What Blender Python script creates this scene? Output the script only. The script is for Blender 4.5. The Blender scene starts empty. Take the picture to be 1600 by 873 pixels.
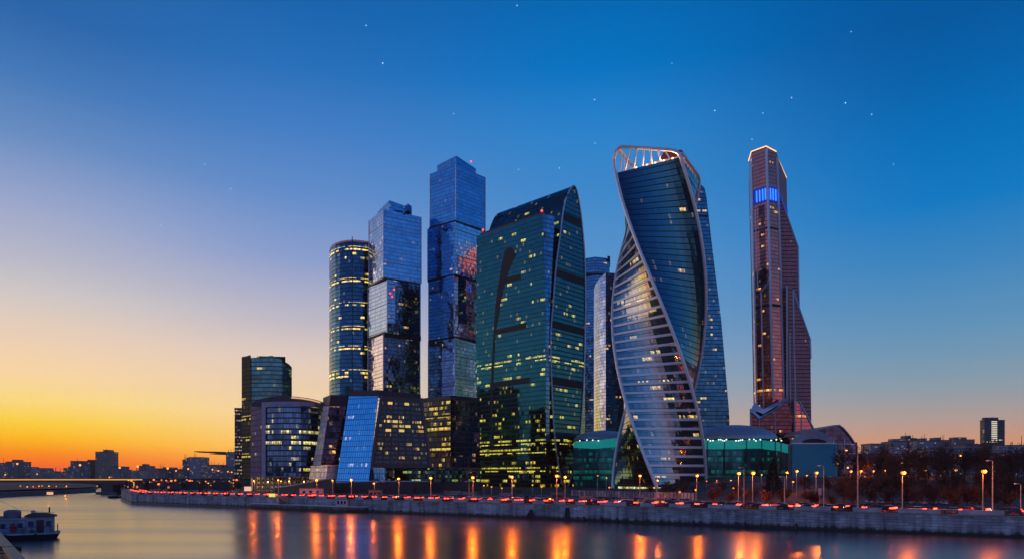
import bpy, math, random
from mathutils import Vector, Matrix, noise
random.seed(7)
S = bpy.context.scene
COL = S.collection
R = math.radians
F, CZ, HY = 1067.0, 14.0, 745.0
# ------------------------------------------------------------------ camera, sky, light, exposure
cam = bpy.data.cameras.new('camera'); co = bpy.data.objects.new('camera', cam); COL.objects.link(co)
co.location = (0, 0, CZ); co.rotation_euler = (R(90), 0, 0)
cam.sensor_width = 36; cam.lens = 36*F/1600; cam.shift_y = (HY-436.5)/1600
cam.clip_start = 0.5; cam.clip_end = 40000
S.camera = co
S.view_settings.view_transform = 'Standard'; S.view_settings.look = 'None'
S.view_settings.exposure = 0; S.view_settings.gamma = 1
S.cycles.use_denoising = True
S.cycles.max_bounces = 5; S.cycles.glossy_bounces = 4; S.cycles.diffuse_bounces = 2; S.cycles.transmission_bounces = 2
S.cycles.sample_clamp_indirect = 6; S.cycles.caustics_reflective = False; S.cycles.caustics_refractive = False

def lin(c):
    return tuple(((v/255)/12.92 if v/255 <= .04045 else ((v/255+.055)/1.055)**2.4) for v in c)

def nmath(nt, op, a, b=None, c=None, clamp=False):
    n = nt.nodes.new('ShaderNodeMath'); n.operation = op; n.use_clamp = clamp
    for i, v in enumerate((a, b, c)):
        if v is None: continue
        if hasattr(v, 'links'): nt.links.new(v, n.inputs[i])
        else: n.inputs[i].default_value = v
    return n.outputs[0]

def nramp(nt, fac, stops):
    n = nt.nodes.new('ShaderNodeValToRGB'); e = n.color_ramp.elements
    while len(e) > 1: e.remove(e[-1])
    e[0].position = stops[0][0]; e[0].color = (*stops[0][1], 1)
    for p, c in stops[1:]:
        x = e.new(p); x.color = (*c, 1)
    nt.links.new(fac, n.inputs[0]); return n.outputs[0]

def nmix(nt, fac, a, b, mode='MIX'):
    n = nt.nodes.new('ShaderNodeMix'); n.data_type = 'RGBA'; n.blend_type = mode
    for sock, v in ((n.inputs[0], fac), (n.inputs[6], a), (n.inputs[7], b)):
        if hasattr(v, 'links'): nt.links.new(v, sock)
        elif isinstance(v, (int, float)): sock.default_value = v
        else: sock.default_value = (*v, 1)
    return n.outputs[2]

def nmap(nt, v, a, b, c=0.0, d=1.0, smooth=True):
    n = nt.nodes.new('ShaderNodeMapRange'); n.interpolation_type = 'SMOOTHSTEP' if smooth else 'LINEAR'
    nt.links.new(v, n.inputs[0])
    for i, x in enumerate((a, b, c, d)): n.inputs[i+1].default_value = x
    return n.outputs[0]

W = bpy.data.worlds.new('World'); S.world = W; W.use_nodes = True
wt = W.node_tree; wt.nodes.clear()
tc = wt.nodes.new('ShaderNodeTexCoord'); sx = wt.nodes.new('ShaderNodeSeparateXYZ')
wt.links.new(tc.outputs['Generated'], sx.inputs[0])
hx, hy, hz = sx.outputs
hor = nmath(wt, 'SQRT', nmath(wt, 'ADD', nmath(wt, 'MULTIPLY', hx, hx), nmath(wt, 'MULTIPLY', hy, hy)))
tt = nmath(wt, 'DIVIDE', hz, nmath(wt, 'MAXIMUM', hor, 1e-4))
tt = nmath(wt, 'DIVIDE', nmath(wt, 'MINIMUM', nmath(wt, 'MAXIMUM', tt, 0.0), 1.6), 1.6)
az = nmath(wt, 'MULTIPLY', nmath(wt, 'ARCTAN2', hx, hy), 57.29578)
def st(l): return [(t/1.6, lin(c)) for t, c in l]
RL = nramp(wt, tt, st([(0, (222, 92, 68)), (.015, (246, 106, 26)), (.03, (255, 140, 0)), (.046, (255, 184, 0)), (.068, (255, 210, 60)),
    (.094, (255, 220, 128)), (.124, (250, 214, 162)), (.169, (233, 205, 180)), (.221, (204, 196, 194)), (.262, (180, 180, 196)),
    (.334, (146, 160, 198)), (.409, (100, 136, 188)), (.484, (64, 116, 178)), (.559, (40, 98, 164)), (1.2, (12, 58, 118))]))
RM = nramp(wt, tt, st([(0, (225, 104, 70)), (.012, (244, 140, 50)), (.04, (255, 196, 90)), (.0935, (247, 212, 160)), (.165, (224, 202, 188)),
    (.218, (188, 182, 194)), (.307, (134, 154, 200)), (.396, (94, 136, 196)), (.485, (66, 122, 190)), (.574, (36, 108, 180)),
    (.663, (22, 96, 168)), (1.5, (8, 56, 118))]))
RC = nramp(wt, tt, st([(0, (205, 128, 96)), (.03, (220, 158, 116)), (.07, (196, 168, 150)), (.134, (150, 165, 186)), (.226, (106, 150, 196)), (.32, (84, 142, 198)),
    (.41, (60, 132, 196)), (.5, (40, 126, 196)), (.595, (0, 112, 188)), (.688, (0, 100, 174)), (1.5, (0, 58, 118))]))
RR = nramp(wt, tt, st([(0, (196, 112, 86)), (.035, (216, 144, 106)), (.05, (202, 150, 122)), (.073, (176, 156, 148)), (.111, (140, 156, 168)),
    (.15, (114, 150, 176)), (.188, (94, 144, 182)), (.265, (58, 130, 186)), (.342, (12, 118, 188)), (.419, (0, 108, 180)),
    (.495, (0, 95, 166)), (.572, (0, 84, 154)), (1.5, (0, 48, 108))]))
RB = nramp(wt, tt, st([(0, (118, 104, 130)), (.07, (156, 136, 168)), (.18, (128, 150, 200)), (.35, (88, 132, 196)), (.6, (48, 106, 178)),
    (1, (20, 70, 136)), (1.5, (4, 48, 108))]))
cc = nmix(wt, nmap(wt, az, -112, -56), RB, RL)
cc = nmix(wt, nmap(wt, az, -36, -16), cc, RM)
cc = nmix(wt, nmap(wt, az, -17, 8), cc, RC)
cc = nmix(wt, nmap(wt, az, 6, 33), cc, RR)
cc = nmix(wt, nmap(wt, az, 60, 140), cc, RB)
bg = wt.nodes.new('ShaderNodeBackground'); wo = wt.nodes.new('ShaderNodeOutputWorld')
wt.links.new(cc, bg.inputs[0]); bg.inputs[1].default_value = 1.1; wt.links.new(bg.outputs[0], wo.inputs[0])
sl = bpy.data.lights.new('afterglow', 'SUN'); sl.energy = 0.3; sl.angle = R(36); sl.color = (1, .62, .36)
so = bpy.data.objects.new('afterglow', sl); COL.objects.link(so)
so.rotation_euler = Vector((0.94, -0.28, -0.10)).to_track_quat('-Z', 'Y').to_euler()

# ------------------------------------------------------------------ helpers
def PX(px, D): return (px-800)/F*D
def PZ(py, D): return CZ+(HY-py)/F*D
def PP(px, py, D): return Vector((PX(px, D), D, PZ(py, D)))

class MB:
    def __init__(s): s.v = []; s.f = []; s.uv = []; s.m = []
    def face(s, pts, uv=None, mi=0):
        b = len(s.v); s.v += [Vector(p) for p in pts]; s.f.append(list(range(b, b+len(pts)))); s.uv.append(uv); s.m.append(mi)
    def ring(s, rings, close=True, caps=True, uv=False, mi=0):
        n = len(rings[0]); 
        us = [0]
        for i in range(n): us.append(us[-1]+(Vector(rings[0][(i+1) % n])-Vector(rings[0][i])).length)
        for a, b in zip(rings[:-1], rings[1:]):
            for i in range(n if close else n-1):
                j = (i+1) % n
                s.face([a[i], a[j], b[j], b[i]], [(us[i], a[i][2]), (us[i+1], a[j][2]), (us[i+1], b[j][2]), (us[i], b[i][2])] if uv else None, mi)
        if caps and close:
            s.face(list(reversed(rings[0])), None, mi); s.face(rings[-1], None, mi)
    def prism(s, poly, z0, z1, uv=False, caps=True):
        zz = lambda z, i: z[i] if isinstance(z, (list, tuple)) else z
        s.ring([[(p[0], p[1], zz(z0, i)) for i, p in enumerate(poly)], [(p[0], p[1], zz(z1, i)) for i, p in enumerate(poly)]], uv=uv, caps=caps)
    def box(s, c, d, rz=0):
        cx, cy, cz = c; a, b, h = d[0]/2, d[1]/2, d[2]/2; cr, sr = math.cos(rz), math.sin(rz)
        P = [(cx+x*cr-y*sr, cy+x*sr+y*cr) for x, y in ((-a, -b), (a, -b), (a, b), (-a, b))]
        s.prism(P, cz-h, cz+h)
    def cyl(s, x, y, z0, z1, r0, r1=None, n=10):
        r1 = r0 if r1 is None else r1
        s.ring([[(x+r*math.cos(2*math.pi*i/n), y+r*math.sin(2*math.pi*i/n), z) for i in range(n)] for z, r in ((z0, r0), (z1, r1))])
    def tube(s, path, r, n=6, rr=None):
        P = [Vector(p) for p in path]; rings = []
        for i, p in enumerate(P):
            t = (P[min(i+1, len(P)-1)]-P[max(i-1, 0)]).normalized()
            a = t.cross(Vector((0, 0, 1)) if abs(t.z) < .9 else Vector((1, 0, 0))).normalized(); b = t.cross(a)
            q = r if rr is None else rr[i]
            rings.append([tuple(p+q*(math.cos(2*math.pi*k/n)*a+math.sin(2*math.pi*k/n)*b)) for k in range(n)])
        s.ring(rings)
    def ell(s, c, r, n=10, m=6, z0=-1.0):
        rings = []
        a0 = math.asin(z0)
        for j in range(m+1):
            a = a0+(math.pi/2-a0)*j/m; q = max(math.cos(a), .01)
            rings.append([(c[0]+r[0]*q*math.cos(2*math.pi*i/n), c[1]+r[1]*q*math.sin(2*math.pi*i/n), c[2]+r[2]*math.sin(a)) for i in range(n)])
        s.ring(rings)
    def build(s, name, mat, parent=None, origin=None, smooth=False):
        me = bpy.data.meshes.new(name)
        off = Vector(parent.location) if parent is not None else Vector(origin or (0, 0, 0))
        if parent is not None and parent.parent is not None: off += Vector(parent.parent.location)
        me.from_pydata([tuple(v-off) for v in s.v], [], s.f)
        uvl = me.uv_layers.new(name='UVMap'); k = 0; data = []
        for f, uv in zip(s.f, s.uv):
            if uv is None:
                pts = [s.v[i] for i in f]; nn = Vector((0, 0, 0))
                for i in range(len(pts)):
                    a, b = pts[i], pts[(i+1) % len(pts)]
                    nn += Vector(((a.y-b.y)*(a.z+b.z), (a.z-b.z)*(a.x+b.x), (a.x-b.x)*(a.y+b.y)))
                nn = nn.normalized() if nn.length > 1e-9 else Vector((0, 0, 1))
                if abs(nn.z) < .8:
                    t = Vector((0, 0, 1)).cross(nn).normalized(); uv = [(p.dot(t), p.z) for p in pts]
                else: uv = [(p.x, p.y) for p in pts]
            for q in uv: data += [q[0], q[1]]
        uvl.data.foreach_set('uv', data)
        mats = mat if isinstance(mat, (list, tuple)) else [mat]
        for m in mats: me.materials.append(m)
        if len(mats) > 1: me.polygons.foreach_set('material_index', s.m)
        if smooth: me.polygons.foreach_set('use_smooth', [True]*len(s.f))
        me.update()
        o = bpy.data.objects.new(name, me); COL.objects.link(o)
        if parent is not None: o.parent = parent
        elif origin is not None: o.location = origin
        return o

def tag(o, label=None, cat=None, group=None, kind=None):
    if label: o['label'] = label
    if cat: o['category'] = cat
    if group: o['group'] = group
    if kind: o['kind'] = kind
    return o
def thing(name, label, cat, loc=(0, 0, 0), group=None):
    o = bpy.data.objects.new(name, None); o.location = loc; o.empty_display_size = .5; COL.objects.link(o)
    return tag(o, label, cat, group)
KIDS = {}
def copy_tree(o, parent=None):
    c = o.copy(); COL.objects.link(c)
    if parent is not None: c.parent = parent
    for ch in [x for x in ALLK if x.parent == o]: copy_tree(ch, c)
    return c
ALLK = []
def ordinal(n):
    if n > 19: return '%d%s' % (n+1, {1: 'st', 2: 'nd', 3: 'rd'}.get((n+1) % 10, 'th'))
    return ['first', 'second', 'third', 'fourth', 'fifth', 'sixth', 'seventh', 'eighth', 'ninth', 'tenth', 'eleventh', 'twelfth',
            'thirteenth', 'fourteenth', 'fifteenth', 'sixteenth', 'seventeenth', 'eighteenth', 'nineteenth', 'twentieth',
            '21st', '22nd', '23rd', '24th', '25th', '26th', '27th', '28th', '29th', '30th', '31st', '32nd', '33rd', '34th', '35th',
            '36th', '37th', '38th', '39th', '40th', '41st', '42nd', '43rd', '44th', '45th'][n]

# ------------------------------------------------------------------ materials
MATS = {}
def base_mat(name):
    m = bpy.data.materials.new(name); m.use_nodes = True; m.cycles.emission_sampling = 'NONE'
    return m, m.node_tree, m.node_tree.nodes['Principled BSDF']
def plain(name, col, rough=.7, metal=0.0, var=.25, scale=.4, emit=None, es=0, bump=0):
    if name in MATS: return MATS[name]
    m, nt, b = base_mat(name)
    g = nt.nodes.new('ShaderNodeNewGeometry'); nz = nt.nodes.new('ShaderNodeTexNoise'); nz.inputs['Scale'].default_value = scale
    nz.inputs['Detail'].default_value = 6
    nt.links.new(g.outputs['Position'], nz.inputs['Vector'])
    v = nmap(nt, nz.outputs[0], .3, .7, 1-var, 1+var, False)
    mul = nt.nodes.new('ShaderNodeVectorMath'); mul.operation = 'SCALE'; mul.inputs[0].default_value = col; nt.links.new(v, mul.inputs[3])
    nt.links.new(mul.outputs[0], b.inputs['Base Color'])
    b.inputs['Roughness'].default_value = rough; b.inputs['Metallic'].default_value = metal
    if emit: b.inputs['Emission Color'].default_value = (*emit, 1); b.inputs['Emission Strength'].default_value = es
    if bump:
        bp = nt.nodes.new('ShaderNodeBump'); bp.inputs['Strength'].default_value = bump
        nt.links.new(nz.outputs[0], bp.inputs['Height']); nt.links.new(bp.outputs[0], b.inputs['Normal'])
    MATS[name] = m; return m
def wnoise(nt, a, b=None, off=0.0):
    n = nt.nodes.new('ShaderNodeTexWhiteNoise'); n.noise_dimensions = '3D'
    c = nt.nodes.new('ShaderNodeCombineXYZ'); c.inputs[2].default_value = off+.5
    nt.links.new(a, c.inputs[0])
    if b is not None: nt.links.new(b, c.inputs[1])
    nt.links.new(c.outputs[0], n.inputs[0]); return n
def facade(name, tint, fh=4.0, bay=3.0, mull=.08, band=.2, line=(.05, .05, .06), lit=.15, c1=(1, .62, .12), c2=(1, .8, .3), es=1.1,
           rough=.06, tilt=.02, metal=1.0, big=None, hlo=0, hhi=200, blo=1.3, bhi=.6, seed=0, group=3, rowp=1.6, var=.3, lmetal=.3, lrough=.5, rows=None, lo_=.3, hi_=.86, lk=.55, spec=None):
    if name in MATS: return MATS[name]
    m, nt, b = base_mat(name); L = nt.links
    uv = nt.nodes.new('ShaderNodeUVMap'); uv.uv_map = 'UVMap'; s = nt.nodes.new('ShaderNodeSeparateXYZ'); L.new(uv.outputs[0], s.inputs[0])
    u = nmath(nt, 'DIVIDE', nmath(nt, 'ADD', s.outputs[0], 1000.0), bay); v = nmath(nt, 'DIVIDE', s.outputs[1], fh)
    cu, cv = nmath(nt, 'FLOOR', u), nmath(nt, 'FLOOR', v); fu, fv = nmath(nt, 'FRACT', u), nmath(nt, 'FRACT', v)
    glass = nmath(nt, 'MULTIPLY', nmath(nt, 'GREATER_THAN', fu, mull), nmath(nt, 'GREATER_THAN', fv, band))
    if big:
        bu, bv, bw = big
        gu = nmath(nt, 'FRACT', nmath(nt, 'DIVIDE', u, bu)); gv = nmath(nt, 'FRACT', nmath(nt, 'DIVIDE', v, bv))
        glass = nmath(nt, 'MULTIPLY', glass, nmath(nt, 'MULTIPLY', nmath(nt, 'GREATER_THAN', gu, bw/bu), nmath(nt, 'GREATER_THAN', gv, bw/bv)))
    cub = nmath(nt, 'FLOOR', nmath(nt, 'DIVIDE', u, float(group)))
    cub2 = nmath(nt, 'FLOOR', nmath(nt, 'DIVIDE', u, float(group*5)))
    r1 = wnoise(nt, cub, cv, seed).outputs[0]; r2 = wnoise(nt, cu, cv, seed+3).outputs[0]
    row = nmath(nt, 'POWER', wnoise(nt, cub2, cv, seed+7).outputs[0], 3.0)
    row2 = nmath(nt, 'POWER', wnoise(nt, cv, None, seed+9).outputs[0], 3.0)
    rw = nmath(nt, 'MULTIPLY', nmath(nt, 'ADD', nmath(nt, 'MULTIPLY', row, 2.0), nmath(nt, 'MULTIPLY', row2, 2.0)), rowp)
    hm = nmap(nt, s.outputs[1], hlo, hhi, blo, bhi, False)
    p = nmath(nt, 'MULTIPLY', nmath(nt, 'MULTIPLY', rw, lit*lk), hm)
    on = nmath(nt, 'MULTIPLY', nmath(nt, 'LESS_THAN', r1, p), nmath(nt, 'LESS_THAN', r2, .8))
    if rows:  # whole storeys that stay lit: heights along the wall
        for rz, half in rows:
            inr = nmath(nt, 'LESS_THAN', nmath(nt, 'ABSOLUTE', nmath(nt, 'SUBTRACT', s.outputs[1], rz)), half)
            on = nmath(nt, 'MAXIMUM', on, nmath(nt, 'MULTIPLY', inr, nmath(nt, 'LESS_THAN', r1, .72)))
    on = nmath(nt, 'MULTIPLY', on, nmath(nt, 'MULTIPLY', glass, nmath(nt, 'MULTIPLY', nmath(nt, 'GREATER_THAN', fv, lo_), nmath(nt, 'LESS_THAN', fv, hi_))))
    nz = nt.nodes.new('ShaderNodeTexNoise'); nz.inputs['Scale'].default_value = .9; nz.inputs['Detail'].default_value = 3
    L.new(uv.outputs[0], nz.inputs['Vector'])
    br = nmath(nt, 'MULTIPLY', nmath(nt, 'MULTIPLY', nmap(nt, nz.outputs[0], .35, .65, .2, 1.3, False), nmap(nt, r2, 0, .8, .2, 1.25, False)), es)
    br = nmath(nt, 'MULTIPLY', br, nmap(nt, fv, lo_, hi_, .55, 1.25, False))
    dim = nmath(nt, 'MULTIPLY', nmath(nt, 'MULTIPLY', nmath(nt, 'LESS_THAN', wnoise(nt, cu, cv, seed+23).outputs[0], min(.15, lit*.35)), glass), nmath(nt, 'MULTIPLY', nmap(nt, nz.outputs[0], .4, .6, .0, .22*min(es, 1), False), nmath(nt, 'GREATER_THAN', fv, lo_)))
    L.new(nmath(nt, 'MAXIMUM', nmath(nt, 'MULTIPLY', br, on), dim), b.inputs['Emission Strength'])
    L.new(nmix(nt, wnoise(nt, cub, cv, seed+11).outputs[0], c1, c2), b.inputs['Emission Color'])
    pv = nmap(nt, wnoise(nt, cu, cv, seed+13).outputs[0], 0, 1, 1-var, 1+var, False)
    pv = nmath(nt, 'MULTIPLY', pv, nmap(nt, wnoise(nt, cv, None, seed+17).outputs[0], 0, 1, 1-var*.5, 1+var*.5, False))
    sc = nt.nodes.new('ShaderNodeVectorMath'); sc.operation = 'SCALE'; sc.inputs[0].default_value = tint; L.new(pv, sc.inputs[3])
    L.new(nmix(nt, glass, line, sc.outputs[0]), b.inputs['Base Color'])
    L.new(nmap(nt, glass, 0, 1, lmetal, metal, False), b.inputs['Metallic'])
    L.new(nmap(nt, glass, 0, 1, lrough, rough, False), b.inputs['Roughness'])
    if spec is not None: b.inputs['Specular IOR Level'].default_value = spec
    if tilt:
        g = nt.nodes.new('ShaderNodeNewGeometry'); w = wnoise(nt, cu, cv, seed+19)
        a = nt.nodes.new('ShaderNodeVectorMath'); a.operation = 'SUBTRACT'; L.new(w.outputs[1], a.inputs[0]); a.inputs[1].default_value = (.5, .5, .5)
        c = nt.nodes.new('ShaderNodeVectorMath'); c.operation = 'SCALE'; L.new(a.outputs[0], c.inputs[0]); c.inputs[3].default_value = tilt*2
        d = nt.nodes.new('ShaderNodeVectorMath'); d.operation = 'ADD'; L.new(g.outputs['Normal'], d.inputs[0])
        wv = nt.nodes.new('ShaderNodeTexNoise'); wv.inputs['Scale'].default_value = .07; wv.inputs['Detail'].default_value = 2; L.new(g.outputs['Position'], wv.inputs['Vector'])
        w1 = nt.nodes.new('ShaderNodeVectorMath'); w1.operation = 'SUBTRACT'; L.new(wv.outputs[1], w1.inputs[0]); w1.inputs[1].default_value = (.5, .5, .5)
        w2 = nt.nodes.new('ShaderNodeVectorMath'); w2.operation = 'SCALE'; L.new(w1.outputs[0], w2.inputs[0]); w2.inputs[3].default_value = .09
        w3 = nt.nodes.new('ShaderNodeVectorMath'); w3.operation = 'ADD'; L.new(w2.outputs[0], w3.inputs[0]); L.new(c.outputs[0], w3.inputs[1]); L.new(w3.outputs[0], d.inputs[1])
        e = nt.nodes.new('ShaderNodeVectorMath'); e.operation = 'NORMALIZE'; L.new(d.outputs[0], e.inputs[0]); L.new(e.outputs[0], b.inputs['Normal'])
    MATS[name] = m; return m
def glow(name, col, es):
    if name in MATS: return MATS[name]
    m, nt, b = base_mat(name)
    b.inputs['Base Color'].default_value = (.1, .1, .1, 1); b.inputs['Emission Color'].default_value = (*col, 1); b.inputs['Emission Strength'].default_value = es
    MATS[name] = m; return m

M_white = plain('white_cladding', (.95, .90, .87), .42, .35, .05)
M_trim = plain('pale_grey_trim', (.66, .66, .74), .4, .5, .08)
M_dark = plain('dark_metal', (.02, .02, .022), .5, .2)
M_black = plain('black_louvre', (.006, .006, .008), .6, 0)
M_conc = plain('concrete', (.2, .2, .2), .8, 0, .3, .2)
M_roof = plain('roof_grey', (.12, .125, .13), .8)
M_asph = plain('asphalt', (.075, .075, .078), .42, 0, .3, .15)
M_pole = plain('pale_pole', (.3, .3, .31), .4, .5)
M_bark = plain('bark', (.06, .045, .035), .9, 0, .4, 1.5)

# stone wall of the embankment
def stone(name, col, bw=2.4, bh=.7):
    m, nt, b = base_mat(name)
    uv = nt.nodes.new('ShaderNodeUVMap'); uv.uv_map = 'UVMap'; br = nt.nodes.new('ShaderNodeTexBrick')
    nt.links.new(uv.outputs[0], br.inputs['Vector']); br.inputs['Scale'].default_value = 1
    br.inputs['Brick Width'].default_value = bw; br.inputs['Row Height'].default_value = bh; br.inputs['Mortar Size'].default_value = .05
    br.inputs['Color1'].default_value = (*[c*.78 for c in col], 1); br.inputs['Color2'].default_value = (*[c*1.3 for c in col], 1)
    br.inputs['Mortar'].default_value = (*[c*.5 for c in col], 1)
    nz = nt.nodes.new('ShaderNodeTexNoise'); nz.inputs['Scale'].default_value = .12; nz.inputs['Detail'].default_value = 8; nt.links.new(uv.outputs[0], nz.inputs['Vector'])
    c = nmix(nt, 1.0, br.outputs[0], nramp(nt, nz.outputs[0], [(.3, (.6, .6, .62)), (.7, (1.2, 1.2, 1.2))]), 'MULTIPLY')
    ms = nt.nodes.new('ShaderNodeMapping'); ms.inputs['Scale'].default_value = (.6, .09, 1); nt.links.new(uv.outputs[0], ms.inputs[0])
    n3 = nt.nodes.new('ShaderNodeTexNoise'); n3.inputs['Scale'].default_value = 1; n3.inputs['Detail'].default_value = 6; nt.links.new(ms.outputs[0], n3.inputs['Vector'])
    c = nmix(nt, 1.0, c, nramp(nt, n3.outputs[0], [(.35, (.55, .55, .55)), (.55, (1, 1, 1)), (.7, (1.15, 1.15, 1.15))]), 'MULTIPLY')
    su = nt.nodes.new('ShaderNodeSeparateXYZ'); nt.links.new(uv.outputs[0], su.inputs[0])
    hgt = nmath(nt, 'ADD', su.outputs[1], nmap(nt, n3.outputs[0], .3, .7, -.5, .5, False))
    c = nmix(nt, nmap(nt, hgt, .7, 1.5, 0, 1, False), (.035, .04, .03), c)
    nt.links.new(c, b.inputs['Base Color']); b.inputs['Roughness'].default_value = .8
    bp = nt.nodes.new('ShaderNodeBump'); bp.inputs['Strength'].default_value = .5; bp.inputs['Distance'].default_value = .05
    nt.links.new(br.outputs[1], bp.inputs['Height']); bp.invert = True; nt.links.new(bp.outputs[0], b.inputs['Normal'])
    return m
M_stone = stone('granite_blocks', (.40, .42, .48)); M_warm = stone('lamp_warmed_granite', (.6, .28, .14), 1.6, .5)  # M_warm: orange lamplight is painted into the granite colour

# ------------------------------------------------------------------ water
m, nt, b = base_mat('river_water'); M_water = m
g = nt.nodes.new('ShaderNodeNewGeometry'); mp = nt.nodes.new('ShaderNodeMapping'); mp.inputs['Scale'].default_value = (.05, .5, .1); mp.inputs['Rotation'].default_value = (0, 0, R(-8))
nt.links.new(g.outputs['Position'], mp.inputs[0])
nz = nt.nodes.new('ShaderNodeTexNoise'); nz.inputs['Scale'].default_value = 1.0; nz.inputs['Detail'].default_value = 5; nt.links.new(mp.outputs[0], nz.inputs['Vector'])
mp2 = nt.nodes.new('ShaderNodeMapping'); mp2.inputs['Scale'].default_value = (.006, .05, .1); mp2.inputs['Rotation'].default_value = (0, 0, R(-14))
nt.links.new(g.outputs['Position'], mp2.inputs[0])
nz2 = nt.nodes.new('ShaderNodeTexNoise'); nz2.inputs['Scale'].default_value = 1.0; nz2.inputs['Detail'].default_value = 3; nt.links.new(mp2.outputs[0], nz2.inputs['Vector'])
b.inputs['Base Color'].default_value = (.03, .032, .034, 1); b.inputs['IOR'].default_value = 2.6
nt.links.new(nmap(nt, nz2.outputs[0], .35, .65, .20, .27, False), b.inputs['Roughness'])
b.inputs['Anisotropic'].default_value = .3
tg = nt.nodes.new('ShaderNodeTangent'); tg.direction_type = 'UV_MAP'; tg.uv_map = 'UVMap'; nt.links.new(tg.outputs[0], b.inputs['Tangent'])
bp = nt.nodes.new('ShaderNodeBump'); bp.inputs['Strength'].default_value = .16; bp.inputs['Distance'].default_value = .07
mp3 = nt.nodes.new('ShaderNodeMapping'); mp3.inputs['Scale'].default_value = (.22, 1.1, .1); mp3.inputs['Rotation'].default_value = (0, 0, R(-11)); nt.links.new(g.outputs['Position'], mp3.inputs[0])
nz3 = nt.nodes.new('ShaderNodeTexNoise'); nz3.inputs['Scale'].default_value = 1.0; nz3.inputs['Detail'].default_value = 4; nt.links.new(mp3.outputs[0], nz3.inputs['Vector'])
hh = nmath(nt, 'ADD', nz.outputs[0], nmath(nt, 'MULTIPLY', nz3.outputs[0], .6))
nt.links.new(hh, bp.inputs['Height']); nt.links.new(bp.outputs[0], b.inputs['Normal'])
w = MB(); w.face([(-14000, -3000, 0), (14000, -3000, 0), (14000, 14000, 0), (-14000, 14000, 0)])
tag(w.build('river_water', M_water), kind='structure')

# ------------------------------------------------------------------ ground
GZ = 5.2
m, nt, b = base_mat('city_ground'); M_ground = m
g = nt.nodes.new('ShaderNodeNewGeometry'); nz = nt.nodes.new('ShaderNodeTexNoise'); nz.inputs['Scale'].default_value = .05; nz.inputs['Detail'].default_value = 10
nt.links.new(g.outputs['Position'], nz.inputs['Vector'])
nt.links.new(nramp(nt, nz.outputs[0], [(.35, (.025, .028, .018)), (.5, (.05, .045, .032)), (.65, (.09, .08, .07))]), b.inputs['Base Color']); b.inputs['Roughness'].default_value = .85
BANK = [(420, -40), (240, 85), (117, 156), (32, 212), (-34, 256), (-117, 311), (-204, 366), (-247, 432), (-355, 620), (-460, 800), (-620, 1000)]
lnd = MB(); pts = BANK + [(-620, 14000), (14000, 14000), (14000, -3000), (700, -3000)]
lnd.face([(x, y, GZ) for x, y in reversed(pts)]); tag(lnd.build('ground', M_ground), kind='structure')
NBANK = [(120, -150), (6, 0), (-47, 66), (-85, 112), (-150, 150), (-330, 400), (-361, 482), (-396, 650), (-440, 720), (-580, 960)]
l2 = MB(); l2.face([(x, y, GZ-.4) for x, y in NBANK] + [(-620.5, 14000, GZ-.4), (-14000, 14000, GZ-.4), (-14000, -3000, GZ-.4), (120, -3000, GZ-.4)])
tag(l2.build('left_bank_ground', M_ground), kind='structure')

def offs(line, d):  # offset a polyline to its right-hand side seen walking along it (inland is positive)
    out = []
    for i, p in enumerate(line):
        a = Vector(line[max(i-1, 0)]); c = Vector(line[min(i+1, len(line)-1)]); t = (c-a).normalized()
        n = Vector((t.y, -t.x)); out.append((p[0]+n.x*d, p[1]+n.y*d))
    return out
def dens(line, step):
    out = []
    for a, b in zip(line[:-1], line[1:]):
        a, b = Vector(a), Vector(b); n = max(1, int((b-a).length/step))
        out += [tuple(a.lerp(b, k/n)) for k in range(n)]
    return out+[line[-1]]
def wallstrip(mb, line, d0, d1, z0, z1):
    A, B = offs(line, d0), offs(line, d1); L = 0
    for i in range(len(line)-1):
        l = (Vector(A[i+1])-Vector(A[i])).length; a, a2, b1, b2 = A[i], A[i+1], B[i], B[i+1]
        for (p, q, zz) in ((a, a2, 1), (b2, b1, 1)):
            mb.face([(*p, z0), (*q, z0), (*q, z1), (*p, z1)], [(L, z0), (L+l, z0), (L+l, z1), (L, z1)])
        mb.face([(*a, z1), (*a2, z1), (*b2, z1), (*b1, z1)]); mb.face([(*b1, z0), (*b2, z0), (*a2, z0), (*a, z0)])
        L += l
    for k in (0, -1): mb.face([(*A[k], z0), (*B[k], z0), (*B[k], z1), (*A[k], z1)])

# far embankment wall. In this frame inland is to the right of the direction of travel
rb = thing('embankment_wall', 'long grey granite block embankment wall along the far river bank', 'embankment wall', (117, 156, 0))
x = MB(); wallstrip(x, BANK, 0, .9, -1.5, GZ-.35); x.build('stone_wall', M_stone, rb)
x = MB(); wallstrip(x, BANK, -.25, 1.1, GZ-.35, GZ-.05); x.build('coping', plain('coping_stone', (.3, .3, .32), .8), rb)
x = MB(); wallstrip(x, BANK, -.35, -.02, -1.5, .55); x.build('waterline_ledge', plain('wet_dark_stone', (.012, .013, .015), .4), rb)
M_par = plain('parapet_stone', (.42, .42, .46), .8)
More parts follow.
